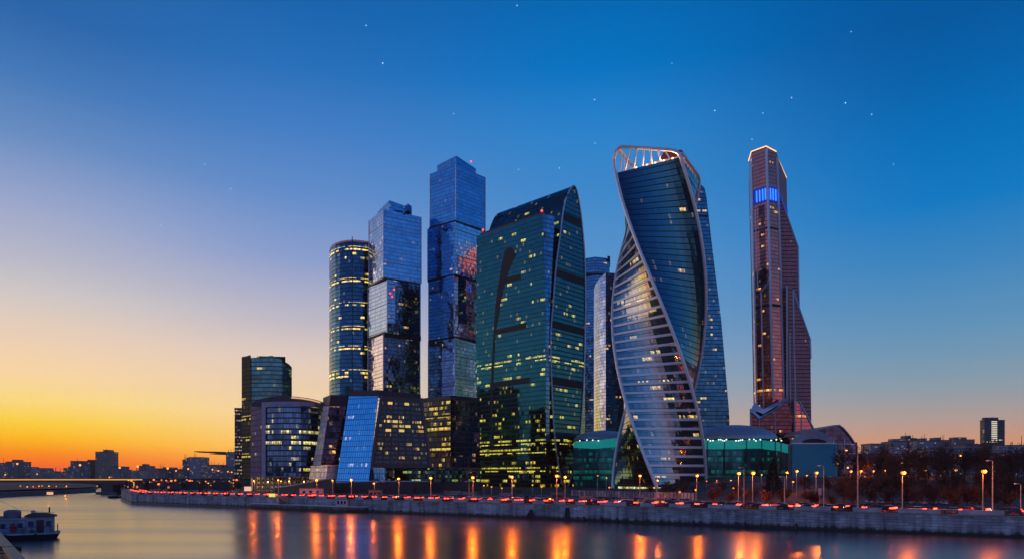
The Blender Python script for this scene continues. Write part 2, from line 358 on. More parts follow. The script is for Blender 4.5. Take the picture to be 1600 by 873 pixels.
# parapet: stone blocks with dark railing panels between
def at_len(line, s):
    for a, b in zip(line[:-1], line[1:]):
        a, b = Vector(a), Vector(b); l = (b-a).length
        if s <= l: return a+(b-a)*(s/l), (b-a)/l
        s -= l
    return Vector(line[-1]), (b-a).normalized()
s = 346.0; random.seed(3)
while s < 830:
    gap = random.choice([3.5, 4.5, 4.5, 6.5, 9]); pl = random.choice([3.6, 4.6, 5.2, 5.2])
    for kind, ln in (('parapet_block', gap), ('railing_panel', pl)):
        p, t = at_len(BANK, s+ln/2); n = Vector((t.y, -t.x)); a = math.atan2(t.y, t.x); c = p+n*.5
        mb = MB()
        if kind == 'parapet_block':
            mb.box((c.x, c.y, GZ+.45), (ln, .45, 1.0), a); mb.box((c.x, c.y, GZ+1.0), (ln+.1, .6, .12), a)
            mb.build(kind, M_par, rb)
        else:
            mb.box((c.x, c.y, GZ+.9), (ln, .12, .1), a); mb.box((c.x, c.y, GZ+.15), (ln, .12, .1), a)
            k = int(ln/.28)
            for j in range(k):
                q = c+t*(-ln/2+(j+.5)*ln/k); mb.box((q.x, q.y, GZ+.5), (.16, .1, .75), a)
            mb.build(kind, M_black, rb)
        s += ln
# road along the embankment
def sheet(name, line, d0, d1, z, mat):
    A, B = offs(line, d0), offs(line, d1); mb = MB(); L = 0
    for i in range(len(line)-1): mb.face([(*A[i], z), (*B[i], z), (*B[i+1], z), (*A[i+1], z)])
    # UV stays in metres
    return tag(mb.build(name, mat), kind='structure')
def curb(name, line, d0, d1, z0, z1, mat):
    mb = MB(); wallstrip(mb, line, d0, d1, z0, z1); return tag(mb.build(name, mat), kind='structure')
M_kerb = plain('kerb_stone', (.28, .28, .28), .8)
curb('pavement', BANK, 1.2, 3.6, GZ-.1, GZ+.13, plain('paving', (.17, .165, .16), .8))
sheet('road', BANK, 3.7, 21, GZ+.008, M_asph)
curb('kerb', BANK, 21, 21.35, GZ-.1, GZ+.14, M_kerb)
mk = MB(); line = dens(BANK, 3.0)
for dd in (7.9, 12.1, 16.3):
    A, B = offs(line, dd), offs(line, dd+.18)
    for i in range(0, len(line)-1):
        if dd == 12.1 or i % 3 == 0: mk.face([(*A[i], GZ+.013), (*B[i], GZ+.013), (*B[i+1], GZ+.013), (*A[i+1], GZ+.013)])
tag(mk.build('road_markings', plain('road_paint', (.7, .7, .68), .6)), kind='structure')
sheet('plaza_paving', BANK[3:8], 24, 70, GZ+.01, plain('plaza', (.13, .125, .12), .7, 0, .3, .1))

# rising ground of the park at the right
hl = MB(); nx, ny = 44, 36
def sm(a): a = min(max(a, 0), 1); return a*a*(3-2*a)
def hillz(x, y): return GZ-.3 + 9.5*sm((y-230-0.0*x)/170)*sm((x-95)/70) + .5*noise.noise(Vector((x*.02, y*.02, 0)))*sm((x-95)/40)*sm((y-215)/30)
for i in range(nx):
    for j in range(ny):
        q = [(90+(i+a)*22, 205+(j+b_)*16) for a, b_ in ((0, 0), (1, 0), (1, 1), (0, 1))]
        hl.face([(x_, y_, hillz(x_, y_)) for x_, y_ in q])
tag(hl.build('park_hill', M_ground, smooth=True), kind='structure')
def gz(x, y): return max(GZ, hillz(x, y)) if x > 90 and y > 205 and y < 780 else GZ

# ================================================================== TOWERS
def pts_px(l): return [(PX(px, D), D) for px, D in l]
Y1, Y2 = (1, .62, .05), (1, .78, .14)     # office window light
O1, O2 = (1, .42, .07), (1, .62, .2)

# ---- twisted tower
EX, EY, ER = 113.8, 530.0, 35.1
def ev(z, k, r=ER):   # corner k at height z
    s_ = (z-CZ)/(505/F*EY); th = R(71+(-88.4-71)*s_+90*k)
    return Vector((EX+r*math.sin(th), EY-r*math.cos(th), z))
evo = thing('twisted_tower', 'tall dark blue glass tower twisting upwards between pale ribs, with an open lit crown', 'skyscraper', (EX, EY, GZ))
FH = 4.35; zt = 246.0; nz_ = int((zt-GZ-3)/FH)
zs = [GZ+3+i*(zt-GZ-3)/(nz_*2) for i in range(nz_*2+1)]
ME = [facade('evo_dark', (.05, .20, .27), FH, 1.5, .14, .17, (.01, .02, .03), .035, (1, .5, .1), (1, .66, .25), 1.2, seed=1, group=4, tilt=.008, var=.12, rough=.08, rowp=1.2, hlo=0, hhi=260, blo=1.2, bhi=.7),
      facade('evo_banded', (.36, .40, .42), FH, 1.5, .1, .08, (.02, .03, .04), .07, (1, .6, .14), (1, .78, .3), 1.1, seed=2, group=5, tilt=.012, var=.15, hlo=0, hhi=200, blo=1.7, bhi=.2),
      facade('evo_green', (.07, .16, .14), FH, 1.5, .12, .12, (.012, .02, .02), .06, (1, .6, .14), (1, .78, .3), 1.0, seed=3, group=5, tilt=.02, var=.15)]
def evface(k0, k1, mat, name):
    mb = MB(); N = 10
    for za, zb in zip(zs[:-1], zs[1:]):
        for i in range(N):
            f0, f1 = i/N, (i+1)/N
            q = [ev(za, k0).lerp(ev(za, k1), f0), ev(za, k0).lerp(ev(za, k1), f1), ev(zb, k0).lerp(ev(zb, k1), f1), ev(zb, k0).lerp(ev(zb, k1), f0)]
            mb.face(q, [(f0*49, za-GZ-3), (f1*49, za-GZ-3), (f1*49, zb-GZ-3), (f0*49, zb-GZ-3)])
    return mb.build(name, mat, evo, smooth=True)
# corners: 0 = A, -1 = B (left below), 1 = C, 2 = D
evface(0, 1, ME[0], 'dark_facade'); evface(-1, 0, ME[1], 'banded_facade'); evface(-2, -1, ME[2], 'dark_facade'); evface(1, 2, ME[1], 'banded_facade')
x = MB(); x.face([ev(zt, k, ER-.6) for k in range(4)]); x.build('roof_deck', M_roof, evo)
# white storey bands on the two banded faces (geometry, standing proud of the glass)
def bandstrip(k0, k1, z, h, out):
    mb = MB(); N = 8
    c = lambda zz, f, o: (lambda p, q: p.lerp(q, f) + ((p+q)/2-Vector((EX, EY, zz))).normalized()*o)(ev(zz, k0), ev(zz, k1))
    rings = [[c(z, i/N, -.1), c(z, i/N, out), c(z+h, i/N, out), c(z+h, i/N, -.1)] for i in range(N+1)]
    mb.ring(rings); return mb
n = 0
for i in range(1, 36):
    z = GZ+3+i*FH*1.56
    if z > zt-4: break
    bandstrip(-1, 0, z, 1.75, .7).build('storey_band', M_white, evo)
    if z > 120: bandstrip(1, 2, z, .9, .4).build('storey_band', M_trim, evo)
for k in range(4):
    ztop = {0: 258, 1: 243, 2: 243, 3: 258}[k]
    mb = MB(); path = [ev(GZ+(ztop-GZ)*i/60, k, ER+.3) for i in range(61)]
    mb.tube(path, 1.25, 8); mb.build('corner_rib', M_white, evo, smooth=True)
# crown: sloping ring beam with rounded corners, struts, lit rooftop pavilion
def crz(k): return {0: 266.5, 1: 250.5, 2: 249.5, 3: 265}[k % 4]
def crp(k, z=None, r=ER+.3): return ev(crz(k) if z is None else z, k, r)
rib = []
for k in (0, 1, 2, 3):
    a, b_ = Vector(ev(zt, k, ER+.3)), Vector(ev(zt, k+1 if k < 3 else 0, ER+.3))
    a.z = crz(k); b_.z = crz(k+1)
    rib.append((a, b_))
for k, (a, b_) in enumerate(rib):
    mb = MB(); sa, sb = (7 if k in (0, 3) else 5), (5 if k in (0, 1, 2) else 7)
    A0 = ev(a.z-8, k, ER+.3); B0 = ev(b_.z-8, (k+1), ER+.3) if k < 3 else ev(b_.z-8, 0, ER+.3)
    d = (b_-a).normalized(); P1 = a+d*7; P2 = b_-d*7; path = []
    def bez(p, q, r_, n_): return [p*(1-t)**2+q*2*t*(1-t)+r_*t*t for t in [i/n_ for i in range(n_+1)]]
    path = bez(Vector(A0), a, P1, 6)+[P1.lerp(P2, i/5) for i in range(1, 5)]+bez(P2, b_, Vector(B0), 6)
    mb.tube(path, 1.3, 8); mb.build('crown_beam', M_white, evo, smooth=True)
    for j in range(1, 7):
        f = j/7; t_ = P1.lerp(P2, f*1.0); bo = ev(zt, k, ER).lerp(ev(zt, k+1 if k < 3 else 0, ER), f)
        ms = MB(); ms.tube([bo, t_], .62, 6); ms.build('crown_strut', M_white, evo)
def inner(fu, fv, z):  # position inside the roof square
    a, b_, c, d = [ev(zt, k) for k in (0, 1, 2, 3)]
    p = a.lerp(b_, fu).lerp(d.lerp(c, fu), fv); return (p.x, p.y, z)
M_pav = plain('roof_pavilion', (.55, .42, .34), .7, emit=(1, .45, .2), es=.22)
x = MB()
x.ring([[inner(.2, .15, zt), inner(.97, .15, zt), inner(.97, .85, zt), inner(.2, .85, zt)], [inner(.22, .2, zt+4), inner(.95, .2, zt+4), inner(.95, .8, zt+6), inner(.24, .8, zt+6)],
        [inner(.45, .3, zt+8.5), inner(.93, .3, zt+8), inner(.93, .75, zt+10), inner(.45, .75, zt+10)]]); x.build('roof_pavilion', M_pav, evo)
x = MB(); x.ring([[inner(.55, .35, zt+8), inner(.92, .35, zt+7.6), inner(.92, .7, zt+9), inner(.55, .7, zt+9)], [inner(.62, .38, zt+16), inner(.9, .38, zt+14.5), inner(.9, .68, zt+15), inner(.62, .68, zt+17)]]); x.build('plant_box', plain('maroon_cladding', (.12, .02, .03), .5), evo)
M_warmlamp = glow('warm_flood', (1, .6, .3), 3.0)
for f in (.3, .48, .62, .76, .9):
    p = ev(zt, 0).lerp(ev(zt, 1), f); p = p+(Vector((EX, EY, zt))-p).normalized()*1.6
    x = MB(); x.box((p.x, p.y, zt+1), (1.2, 1.2, 1)); x.build('floodlight', M_warmlamp, evo)
    L_ = bpy.data.lights.new('floodlight_lamp', 'POINT'); L_.energy = 2600; L_.color = (1, .5, .25); L_.shadow_soft_size = .5
    lo = bpy.data.objects.new('floodlight_lamp', L_); COL.objects.link(lo); lo.parent = evo; lo.location = Vector((p.x, p.y, zt+3.0))-Vector(evo.location)
# entrance level
x = MB(); x.prism([tuple(ev(GZ+1, k, ER-4).xy) for k in range(4)], GZ, GZ+4, uv=True)
x.build('lobby', facade('lobby_glass', (.2, .25, .25), 3.6, 2.5, .12, .12, lit=.9, rowp=3, c1=(1, .8, .25), c2=(.9, .95, .5), es=1.1, seed=5, hlo=-50, hhi=300), evo)

# ---- teal lens-shaped tower
K = Vector((PX(853, 600), 600)); e1 = Vector((-.736, .677)); e2 = Vector((.677, .736))
imp = thing('lens_tower', 'dark teal glass tower with pointed arch end and black curved motif on its face', 'skyscraper', (K.x, K.y, GZ))
M_teal = facade('teal_glass', (.014, .15, .175), 4.1, 1.9, .10, .16, (.004, .035, .035), .10, (1, .74, .05), (.85, .85, .12), 1.0, seed=21, group=3, hlo=0, hhi=220, blo=1.5, bhi=.3, tilt=.01, var=.14,
                rows=[(21, 2), (37.6, 2.1), (45.8, 2.1), (119.5, 2.1)])
M_teal2 = facade('teal_glass_side', (.02, .155, .18), 4.1, 1.9, .06, .3, (.02, .05, .06), .10, (1, .74, .05), (.85, .85, .12), 1.0, seed=22, group=3, hlo=0, hhi=220, blo=1.5, bhi=.3, tilt=.012, var=.14,
                rows=[(119.5, 2.1), (45.8, 2.1)])
M_blueside = facade('blue_facet', (.10, .26, .42), 4.1, 1.9, .08, .16, (.01, .03, .05), .04, Y1, Y2, 1, seed=23, tilt=.01)
def iw(a, w, z): p = K+e1*a+e2*w; return (p.x, p.y, z)
SL = 87.0
ztl = 246
x = MB()
rg = [[iw(0, 0, GZ), iw(SL, 0, GZ), iw(SL, 9, GZ), iw(0, 5, GZ)], [iw(0, 0, 150), iw(SL, 0, 150), iw(SL, 9, 150), iw(0, 5, 150)], [iw(3.5, 0, ztl), iw(SL, 0, ztl), iw(SL, 12, ztl), iw(0, 12, ztl)]]
for r0, r1 in zip(rg[:-1], rg[1:]): x.face([r0[0], r0[1], r1[1], r1[0]]); x.face([r0[1], r0[2], r1[2], r1[1]]); x.face([r0[2], r0[3], r1[3], r1[2]])
x.build('broad_facade', M_teal, imp)
x = MB()
for r0, r1 in zip(rg[:-1], rg[1:]): x.face([r0[3], r0[0], r1[0], r1[3]])
x.build('corner_facet', M_blueside, imp)
x = MB(); x.face(rg[2]); x.build('roof', M_roof, imp)
x = MB(); x.box((*(K+e1*SL/2+e2*2).xy, ztl+1.2), (SL-8, 1.2, 2.4), math.atan2(e1.y, e1.x)); x.build('roof_rail', plain('roof_rail', (.1, .05, .05), .6), imp)
x = MB(); c_ = [iw(3, 5, 0)[:2], iw(SL, 5, 0)[:2], iw(SL, 52, 0)[:2], iw(3, 50, 0)[:2]]; x.prism(c_, GZ, 238); x.build('dark_core', facade('dark_core', (.02, .06, .08), 4.1, 2, .1, .2, (.005, .01, .01), .05, Y1, Y2, 1, seed=24), imp)
Lp = [(883, 762), (877.5, 752), (870.6, 717), (865.5, 676), (863, 635), (860.5, 573), (860, 521), (864, 470), (868, 417), (874, 372), (880, 326), (886.7, 303), (894.7, 291),
      (900.5, 298), (906, 326), (910, 360), (913, 399), (914, 440), (914.3, 480), (913.7, 504), (912.5, 573), (908, 659), (901.5, 710), (889.5, 752)]
def solve(px, py):
    t = (px-800)/F; w = (t*K.y-K.x)/(e2.x-t*e2.y); D = K.y+e2.y*w; return w, PZ(py, D)
prof = [solve(*p) for p in Lp]
def smooth_closed(P, n=3):
    out = []; N = len(P)
    for i in range(N):
        p0, p1, p2, p3 = P[i-1], P[i], P[(i+1) % N], P[(i+2) % N]
        for k in range(n):
            t = k/n
            out.append(tuple(.5*((2*p1[j])+(-p0[j]+p2[j])*t+(2*p0[j]-5*p1[j]+4*p2[j]-p3[j])*t*t+(-p0[j]+3*p1[j]-3*p2[j]+p3[j])*t**3) for j in (0, 1)))
    return out
prof = smooth_closed(prof); prof = [(w, max(z, GZ)) for w, z in prof]
x = MB(); x.face([iw(0, w, z) for w, z in prof]); x.build('end_facade', M_teal2, imp)
x = MB()
for i in range(len(prof)):
    a, b_ = prof[i], prof[(i+1) % len(prof)]
    x.face([iw(0, *a), iw(SL+8, *a), iw(SL+8, *b_), iw(0, *b_)], [(0, a[1]), (SL+8, a[1]), (SL+8, b_[1]), (0, b_[1])])
x.face([iw(SL+8, w, z) for w, z in prof]); x.build('curved_shell', M_teal, imp)
x = MB(); path = [iw(-.5, w, z) for w, z in prof]; path.append(path[0]); x.tube(path, .75, 6); x.build('end_frame', M_trim, imp, smooth=True)
def wid(z):
    ws = []
    for i in range(len(prof)):
        a, b_ = prof[i], prof[(i+1) % len(prof)]
        if (a[1]-z)*(b_[1]-z) < 0: ws.append(a[0]+(b_[0]-a[0])*(z-a[1])/(b_[1]-a[1]))
    return min(ws), max(ws)
for z in (250.5, 197, 150, 99.6):
    x = MB(); a0, b0 = wid(z-3.3); a1, b1 = wid(z+3.3)
    x.face([iw(-.15, a0, z-3.3), iw(-.15, b0, z-3.3), iw(-.15, b1, z+3.3), iw(-.15, a1, z+3.3)])
    x.face([iw(.1, a0, z-3.3), iw(.1, a1, z+3.3), iw(.1, b1, z+3.3), iw(.1, b0, z-3.3)])
    x.build('louvre_band', plain('brown_louvre', (.02, .012, .016), .6), imp)
z = GZ+4
while z < 270:      # thin projecting storey fins across the end wall
    a0, b0 = wid(z)
    if min(abs(z-q) for q in (250.5, 197, 150, 99.6)) > 4:
        pass
    z += 8.2
# black curved motif and bars on the broad face, laid 0.2 m proud
def fsolve(px, py, w=-.2):
    t = (px-800)/F; a = (t*K.y-K.x)/(e1.x-t*e1.y); D = K.y+e1.y*a; return iw(a, w, PZ(py, D))
def plate(poly, name):
    x = MB(); fr = [fsolve(*p) for p in poly]; bk = [tuple(Vector(q)+Vector((e2.x, e2.y, 0))*.25) for q in fr]
    x.ring([fr, bk]); return x.build(name, M_black, imp)
plate([(797, 386.6), (801, 387.5), (806.5, 399), (801, 408), (794, 427), (790, 440), (787, 450), (781, 480), (779, 495), (774, 521), (772.5, 555), (771, 590), (769.5, 640), (769, 690), (767, 690), (767, 607), (769, 556), (771.5, 515), (774, 480), (778, 450), (783.5, 417.5), (789, 392), (793, 388)], 'curved_motif')
plate([(789, 434), (813, 428), (814, 436), (787.5, 442.5)], 'motif_bar'); plate([(774.5, 515), (822.5, 503), (822.5, 512), (774, 522)], 'motif_bar'); plate([(771.4, 597), (827.6, 588.6), (827.6, 598), (771, 605)], 'motif_bar')
for px, py in ((754, 361), (846, 331)):
    q = fsolve(px, py, .5); x = MB(); x.ell((q[0], q[1], q[2]+1), (1.1, 1.1, 1.1), 8, 6); x.build('beacon', glow('red_beacon', (1, .05, .03), 3), imp)

# ---- stacked block towers
def stackbox(mb, xl, xc, xr, Yc, rl, rr, z0, z1, caps=True):
    L_, C_, R_ = Vector((PX(xl, Yc*rl), Yc*rl)), Vector((PX(xc, Yc), Yc)), Vector((PX(xr, Yc*rr), Yc*rr)); B_ = L_+R_-C_
    mb.prism([L_, C_, R_, B_], z0, z1, caps=caps); return L_, C_, R_, B_
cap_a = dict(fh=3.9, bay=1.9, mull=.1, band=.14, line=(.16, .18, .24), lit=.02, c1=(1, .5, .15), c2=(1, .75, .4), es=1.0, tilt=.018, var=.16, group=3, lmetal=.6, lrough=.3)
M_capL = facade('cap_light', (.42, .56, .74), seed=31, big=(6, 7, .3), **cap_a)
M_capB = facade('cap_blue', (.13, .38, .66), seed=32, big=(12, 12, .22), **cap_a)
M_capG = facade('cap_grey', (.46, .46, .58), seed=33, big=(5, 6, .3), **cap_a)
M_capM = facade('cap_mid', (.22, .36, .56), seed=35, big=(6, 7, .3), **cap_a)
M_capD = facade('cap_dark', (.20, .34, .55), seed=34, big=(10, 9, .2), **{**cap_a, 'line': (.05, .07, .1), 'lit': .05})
def cap_tower(name, label, Yc, rl, rr, blocks, pent, gaps):
    o = thing(name, label, 'skyscraper', (PX(blocks[0][1], Yc), Yc, GZ))
    for (xl, xc, xr, yb, yt, ml, mr) in blocks:
        z0, z1 = (GZ if yb > 600 else PZ(yb, Yc)), PZ(yt, Yc)
        q = stackbox(MB(), xl, xc, xr, Yc, rl, rr, z0, z1)
        L_, C_, R_, B_ = q
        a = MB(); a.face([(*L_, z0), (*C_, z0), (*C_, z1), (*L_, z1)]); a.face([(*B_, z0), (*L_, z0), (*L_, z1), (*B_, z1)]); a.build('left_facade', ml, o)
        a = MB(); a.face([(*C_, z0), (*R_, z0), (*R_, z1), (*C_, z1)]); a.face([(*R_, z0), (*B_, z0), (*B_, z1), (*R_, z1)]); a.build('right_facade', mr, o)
        a = MB(); a.face([(*L_, z1), (*C_, z1), (*R_, z1), (*B_, z1)]); a.build('roof', M_roof, o)
        a = MB(); a.face([(*L_, z0), (*C_, z0), (*R_, z0), (*B_, z0)]); a.build('underside', M_roof, o)
        ct = (L_+R_)/2
        for p in (L_, C_, R_):
            fr = MB(); d = (p-ct).normalized()*.15; fr.box((p.x+d.x, p.y+d.y, (z0+z1)/2), (.7, .7, z1-z0-.3), math.atan2(R_.y-C_.y, R_.x-C_.x)); fr.build('edge_trim', M_trim, o)
    for (xl, xc, xr, yb, yt) in gaps:
        z0, z1 = PZ(yb, Yc), PZ(yt, Yc); a = MB(); stackbox(a, xl, xc, xr, Yc, rl, rr, z0, z1); a.build('dark_joint', M_black, o)
    xl, xc, xr, yb, yt = pent; a = MB(); q = stackbox(a, xl, xc, xr, Yc*1.01, rl, rr, PZ(yb, Yc), PZ(yt, Yc*1.01)); a.build('penthouse', M_capB, o)
    return o
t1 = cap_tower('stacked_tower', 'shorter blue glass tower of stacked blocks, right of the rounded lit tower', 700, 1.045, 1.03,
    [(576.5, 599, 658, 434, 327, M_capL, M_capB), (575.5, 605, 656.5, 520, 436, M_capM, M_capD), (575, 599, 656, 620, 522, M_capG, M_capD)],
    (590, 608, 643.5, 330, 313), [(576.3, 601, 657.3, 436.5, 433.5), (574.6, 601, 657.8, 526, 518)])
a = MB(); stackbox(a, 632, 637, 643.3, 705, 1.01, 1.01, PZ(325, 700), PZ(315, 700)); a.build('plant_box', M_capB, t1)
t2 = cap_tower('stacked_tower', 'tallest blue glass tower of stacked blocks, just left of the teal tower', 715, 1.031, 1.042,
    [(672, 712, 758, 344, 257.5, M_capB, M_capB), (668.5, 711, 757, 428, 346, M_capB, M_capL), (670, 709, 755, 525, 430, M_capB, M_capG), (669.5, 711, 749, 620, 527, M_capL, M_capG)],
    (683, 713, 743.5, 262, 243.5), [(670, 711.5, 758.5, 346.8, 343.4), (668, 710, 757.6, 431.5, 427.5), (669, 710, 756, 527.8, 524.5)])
# protruding side bay and hoist on the stacked towers
for t_, px, D, ya, yb in ((t2, 722, 712, 432, 505), (t1, 611, 698, 440, 505)):
    x = MB(); x.box((PX(px, D), D, (PZ(ya, D)+PZ(yb, D))/2), (8, 2.2, PZ(ya, D)-PZ(yb, D)), .3); x.build('recessed_bay', M_capD, t_)
for px, py, D, t_ in ((736, 253, 720, t2), (616, 452, 696, t1), (613, 463, 696, t1), (610, 458, 696, t1)):
    x = MB(); x.ell((PX(px, D), D-.5, PZ(py, D)), (.9, .9, .9), 7, 5); x.build('beacon', glow('red_beacon', (1, .05, .03), 3), t_)

# ---- curved tower with lit storeys, left of the stacked pair
M_cur = facade('curved_tower_glass', (.028, .11, .21), 4.3, 2.2, .08, .2, (.015, .035, .05), .04, (1, .64, .06), (1, .78, .18), 1.7, seed=41, group=2, hlo=0, hhi=270, blo=1.5, bhi=.5, tilt=.012,
    rows=[(z_, 2.1) for z_ in (227.9, 202.1, 176.3, 154.8, 129, 124.7, 98.9, 94.6, 90.3, 73.1, 51.6, 43, 34.4, 262.3)])
plan = pts_px([(548, 815), (528, 805), (517.5, 795), (514.3, 780), (514.6, 768), (518, 757), (524, 750), (531, 745), (540, 741.5), (550, 740), (560, 741), (575, 745), (592, 752), (600, 815)])
cur = thing('curved_tower', 'rounded blue glass tower with rows of yellow lit storeys, left of the stacked blocks', 'skyscraper', (PX(550, 770), 770, GZ))
x = MB(); x.prism(plan, GZ, PZ(378, 742), uv=True, caps=False); x.build('glass_facade', M_cur, cur)
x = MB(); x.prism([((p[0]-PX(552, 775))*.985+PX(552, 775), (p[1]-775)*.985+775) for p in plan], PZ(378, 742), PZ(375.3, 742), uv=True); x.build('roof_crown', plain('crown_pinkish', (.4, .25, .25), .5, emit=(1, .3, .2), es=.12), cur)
x = MB(); p = PP(550.5, 740, 740); x.box((p.x, 739.7, 140), (.8, .5, 268)); x.build('vertical_fin', M_dark, cur)

# ---- green-grey tower on the far left, with its slim annex
tw = thing('slab_tower', 'dark green glass tower with stepped roof at the left edge of the cluster', 'office tower', (PX(415, 600), 600, GZ))
M_slab = facade('slab_glass', (.11, .26, .26), 3.7, 2.4, .08, .22, (.03, .06, .06), .045, Y1, Y2, .9, seed=51, group=3, tilt=.015, metal=.75, rows=[(66.6, 1.9), (27, 1.8)])
M_slabd = facade('slab_dark_glass', (.03, .05, .045), 3.7, 2.4, .08, .22, (.02, .035, .03), .07, Y1, Y2, .9, seed=52, group=3, tilt=.015, metal=.1, rough=.5, lmetal=0, lrough=.8, spec=.05, rows=[(66.6, 1.9), (48, 1.8), (33.3, 1.8)])
x = MB(); A_ = pts_px([(378, 612), (393, 600), (425, 599), (441, 602), (451, 608), (456, 617), (456, 655), (380, 655)])
x.prism(A_, GZ, [PZ(556.5, 612), PZ(559, 600), PZ(555, 599), PZ(562, 602), PZ(568, 608), PZ(573, 617), PZ(573, 655), PZ(556, 655)], uv=True); x.build('glass_facade', M_slab, tw)
x = MB(); x.prism([A_[0], A_[1], (A_[1][0], A_[1][1]+6), (A_[0][0], A_[0][1]+6)], GZ, PZ(555.5, 605)); 
x2 = MB(); x2.prism(pts_px([(377.6, 611.4), (391.6, 599.4), (392, 604), (378, 615)]), GZ, PZ(556, 606), uv=True); x2.build('dark_side_bay', M_slabd, tw)
x = MB(); x.prism(pts_px([(401, 603), (446, 607), (446, 640), (401, 640)]), PZ(566, 603), PZ(556.5, 606)); x.build('roof_box', M_slabd, tw)
an = thing('slim_annex', 'slim dark building with rows of tiny lights left of the green glass tower', 'building', (PX(371, 640), 640, GZ))
x = MB(); x.prism(pts_px([(366.6, 640), (378, 640), (378, 665), (366.6, 665)]), GZ, PZ(637.5, 640), uv=True)
x.build('wall', facade('annex_wall', (.04, .04, .05), 3.1, 1.5, .4, .45, (.05, .04, .045), .8, (1, .6, .3), (1, .8, .6), .7, seed=55, rowp=2, group=1, metal=.3), an)
x = MB(); x.prism(pts_px([(366.2, 639.5), (378.4, 639.5), (378.4, 666), (366.2, 666)]), PZ(637.5, 640), PZ(636.6, 640)); x.build('roof', M_roof, an)

# ---- curved building on columns
cb = thing('curved_office', 'low wide blue glass office block with a curved roof on tall lit columns', 'office building', (PX(450, 430), 430, GZ))
zb, D0 = PZ(743, 430), 430
M_cb = facade('curved_office_glass', (.10, .22, .36), 3.35, 1.7, .12, .26, (.03, .05, .08), .13, (1, .78, .1), (1, .88, .4), 1.0, seed=61, group=3, tilt=.02, hlo=14, hhi=62, blo=1.6, bhi=.7, rows=[(35.2, 1.6), (41.9, 1.4)])
M_cbs = facade('curved_office_side', (.05, .08, .24), 3.35, 1.7, .08, .16, (.05, .06, .1), .05, (1, .7, .3), Y2, .5, seed=62, tilt=.01, metal=.1, rough=.5, lmetal=.1, lrough=.7, spec=.05)
side = pts_px([(391.5, 446), (409.5, 427)]); back = pts_px([(505, 480), (400, 480)])
fr = [(410, 427.2), (425, 424), (440, 422.5), (455, 422.5), (470, 424), (485, 428), (497, 434), (503.5, 441)]
frp = pts_px(fr); zt1 = PZ(630, 430)
x = MB(); 
for a, b_ in zip(frp[:-1], frp[1:]): x.face([(*a, zb), (*b_, zb), (*b_, zt1-2), (*a, zt1-2)])
x.build('curved_facade', M_cb, cb)
x = MB(); x.face([(*side[0], zb), (*side[1], zb), (*side[1], PZ(627, 430)), (*side[0], PZ(627, 440))]); x.face([(*frp[-1], zb), (*back[0], zb), (*back[0], zt1), (*frp[-1], zt1)]); x.build('side_facade', M_cbs, cb)
x = MB(); x.prism([*side, *frp[1:], *back], zb-.9, zb); x.build('underside', M_conc, cb)
M_lil = plain('lilac_cladding', (.34, .33, .45), .5, .2, .1)
x = MB(); x.prism([(PX(409.5, 427), 426.4), (PX(415.5, 426), 425.2), (PX(415.5, 426), 427.5), (PX(409.5, 427), 428)], zb-1, zt1+.4); x.build('corner_pier', M_lil, cb)
x = MB(); top = [(p[0], p[1]-.7) for p in frp]; bk = [(p[0], p[1]+1.2) for p in frp]
for i in range(len(top)-1): x.ring([[(*top[i], zt1-2), (*bk[i], zt1-2), (*bk[i], zt1+.5), (*top[i], zt1+.5)], [(*top[i+1], zt1-2), (*bk[i+1], zt1-2), (*bk[i+1], zt1+.5), (*top[i+1], zt1+.5)]])
x.build('cornice', M_lil, cb)
x = MB(); rr_ = []
for yy, hh in ((431, 0), (440, 1), (458, 1.2), (476, 0)):
    rr_.append([(PX(px, 430), yy, PZ(py, 430)+hh) for px, py in ((392, 628), (407, 622), (420, 619.2), (440, 618), (457, 618.6), (475, 621), (490, 624.5), (503, 629), (503, 634), (392, 634))])
x.ring(rr_); x.build('curved_roof', plain('roof_brown', (.1, .075, .08), .6), cb)
x = MB(); x.tube([(PX(px, 428), 428.5, PZ(py, 428)) for px, py in ((455, 620.5), (470, 621.5), (485, 624), (500, 628))], .5, 6); x.build('lit_roof_edge', glow('roof_edge_light', (1, .55, .3), .7), cb)
M_col = plain('column_lit', (.5, .42, .3), .6)
for i in range(13):
    px = 392+i*7.0; D = 446-(px-392) if px < 410 else 426+.1*(px-410)
    x = MB(); x.cyl(PX(px, D), D+1.5, GZ, zb-.9, .7, n=8); x.build('column', M_col, cb)
x = MB(); x.prism(pts_px([(396, 452), (500, 447), (500, 470), (396, 470)]), GZ, zb-1, uv=True); x.build('lobby', facade('lobby_warm', (.08, .07, .06), 2.9, 1.6, .2, .2, lit=.8, rowp=2, c1=(1, .45, .1), c2=(1, .7, .2), es=.7, seed=66, group=1, hlo=-50, hhi=300), cb)
for px in (398, 420, 436, 462, 480):
    L_ = bpy.data.lights.new('soffit_lamp', 'POINT'); L_.energy = 700; L_.color = (1, .55, .18); L_.shadow_soft_size = .3
    lo = bpy.data.objects.new('soffit_lamp', L_); COL.objects.link(lo); lo.parent = cb; lo.location = Vector((PX(px, 440), 443, GZ+6))-Vector(cb.location)

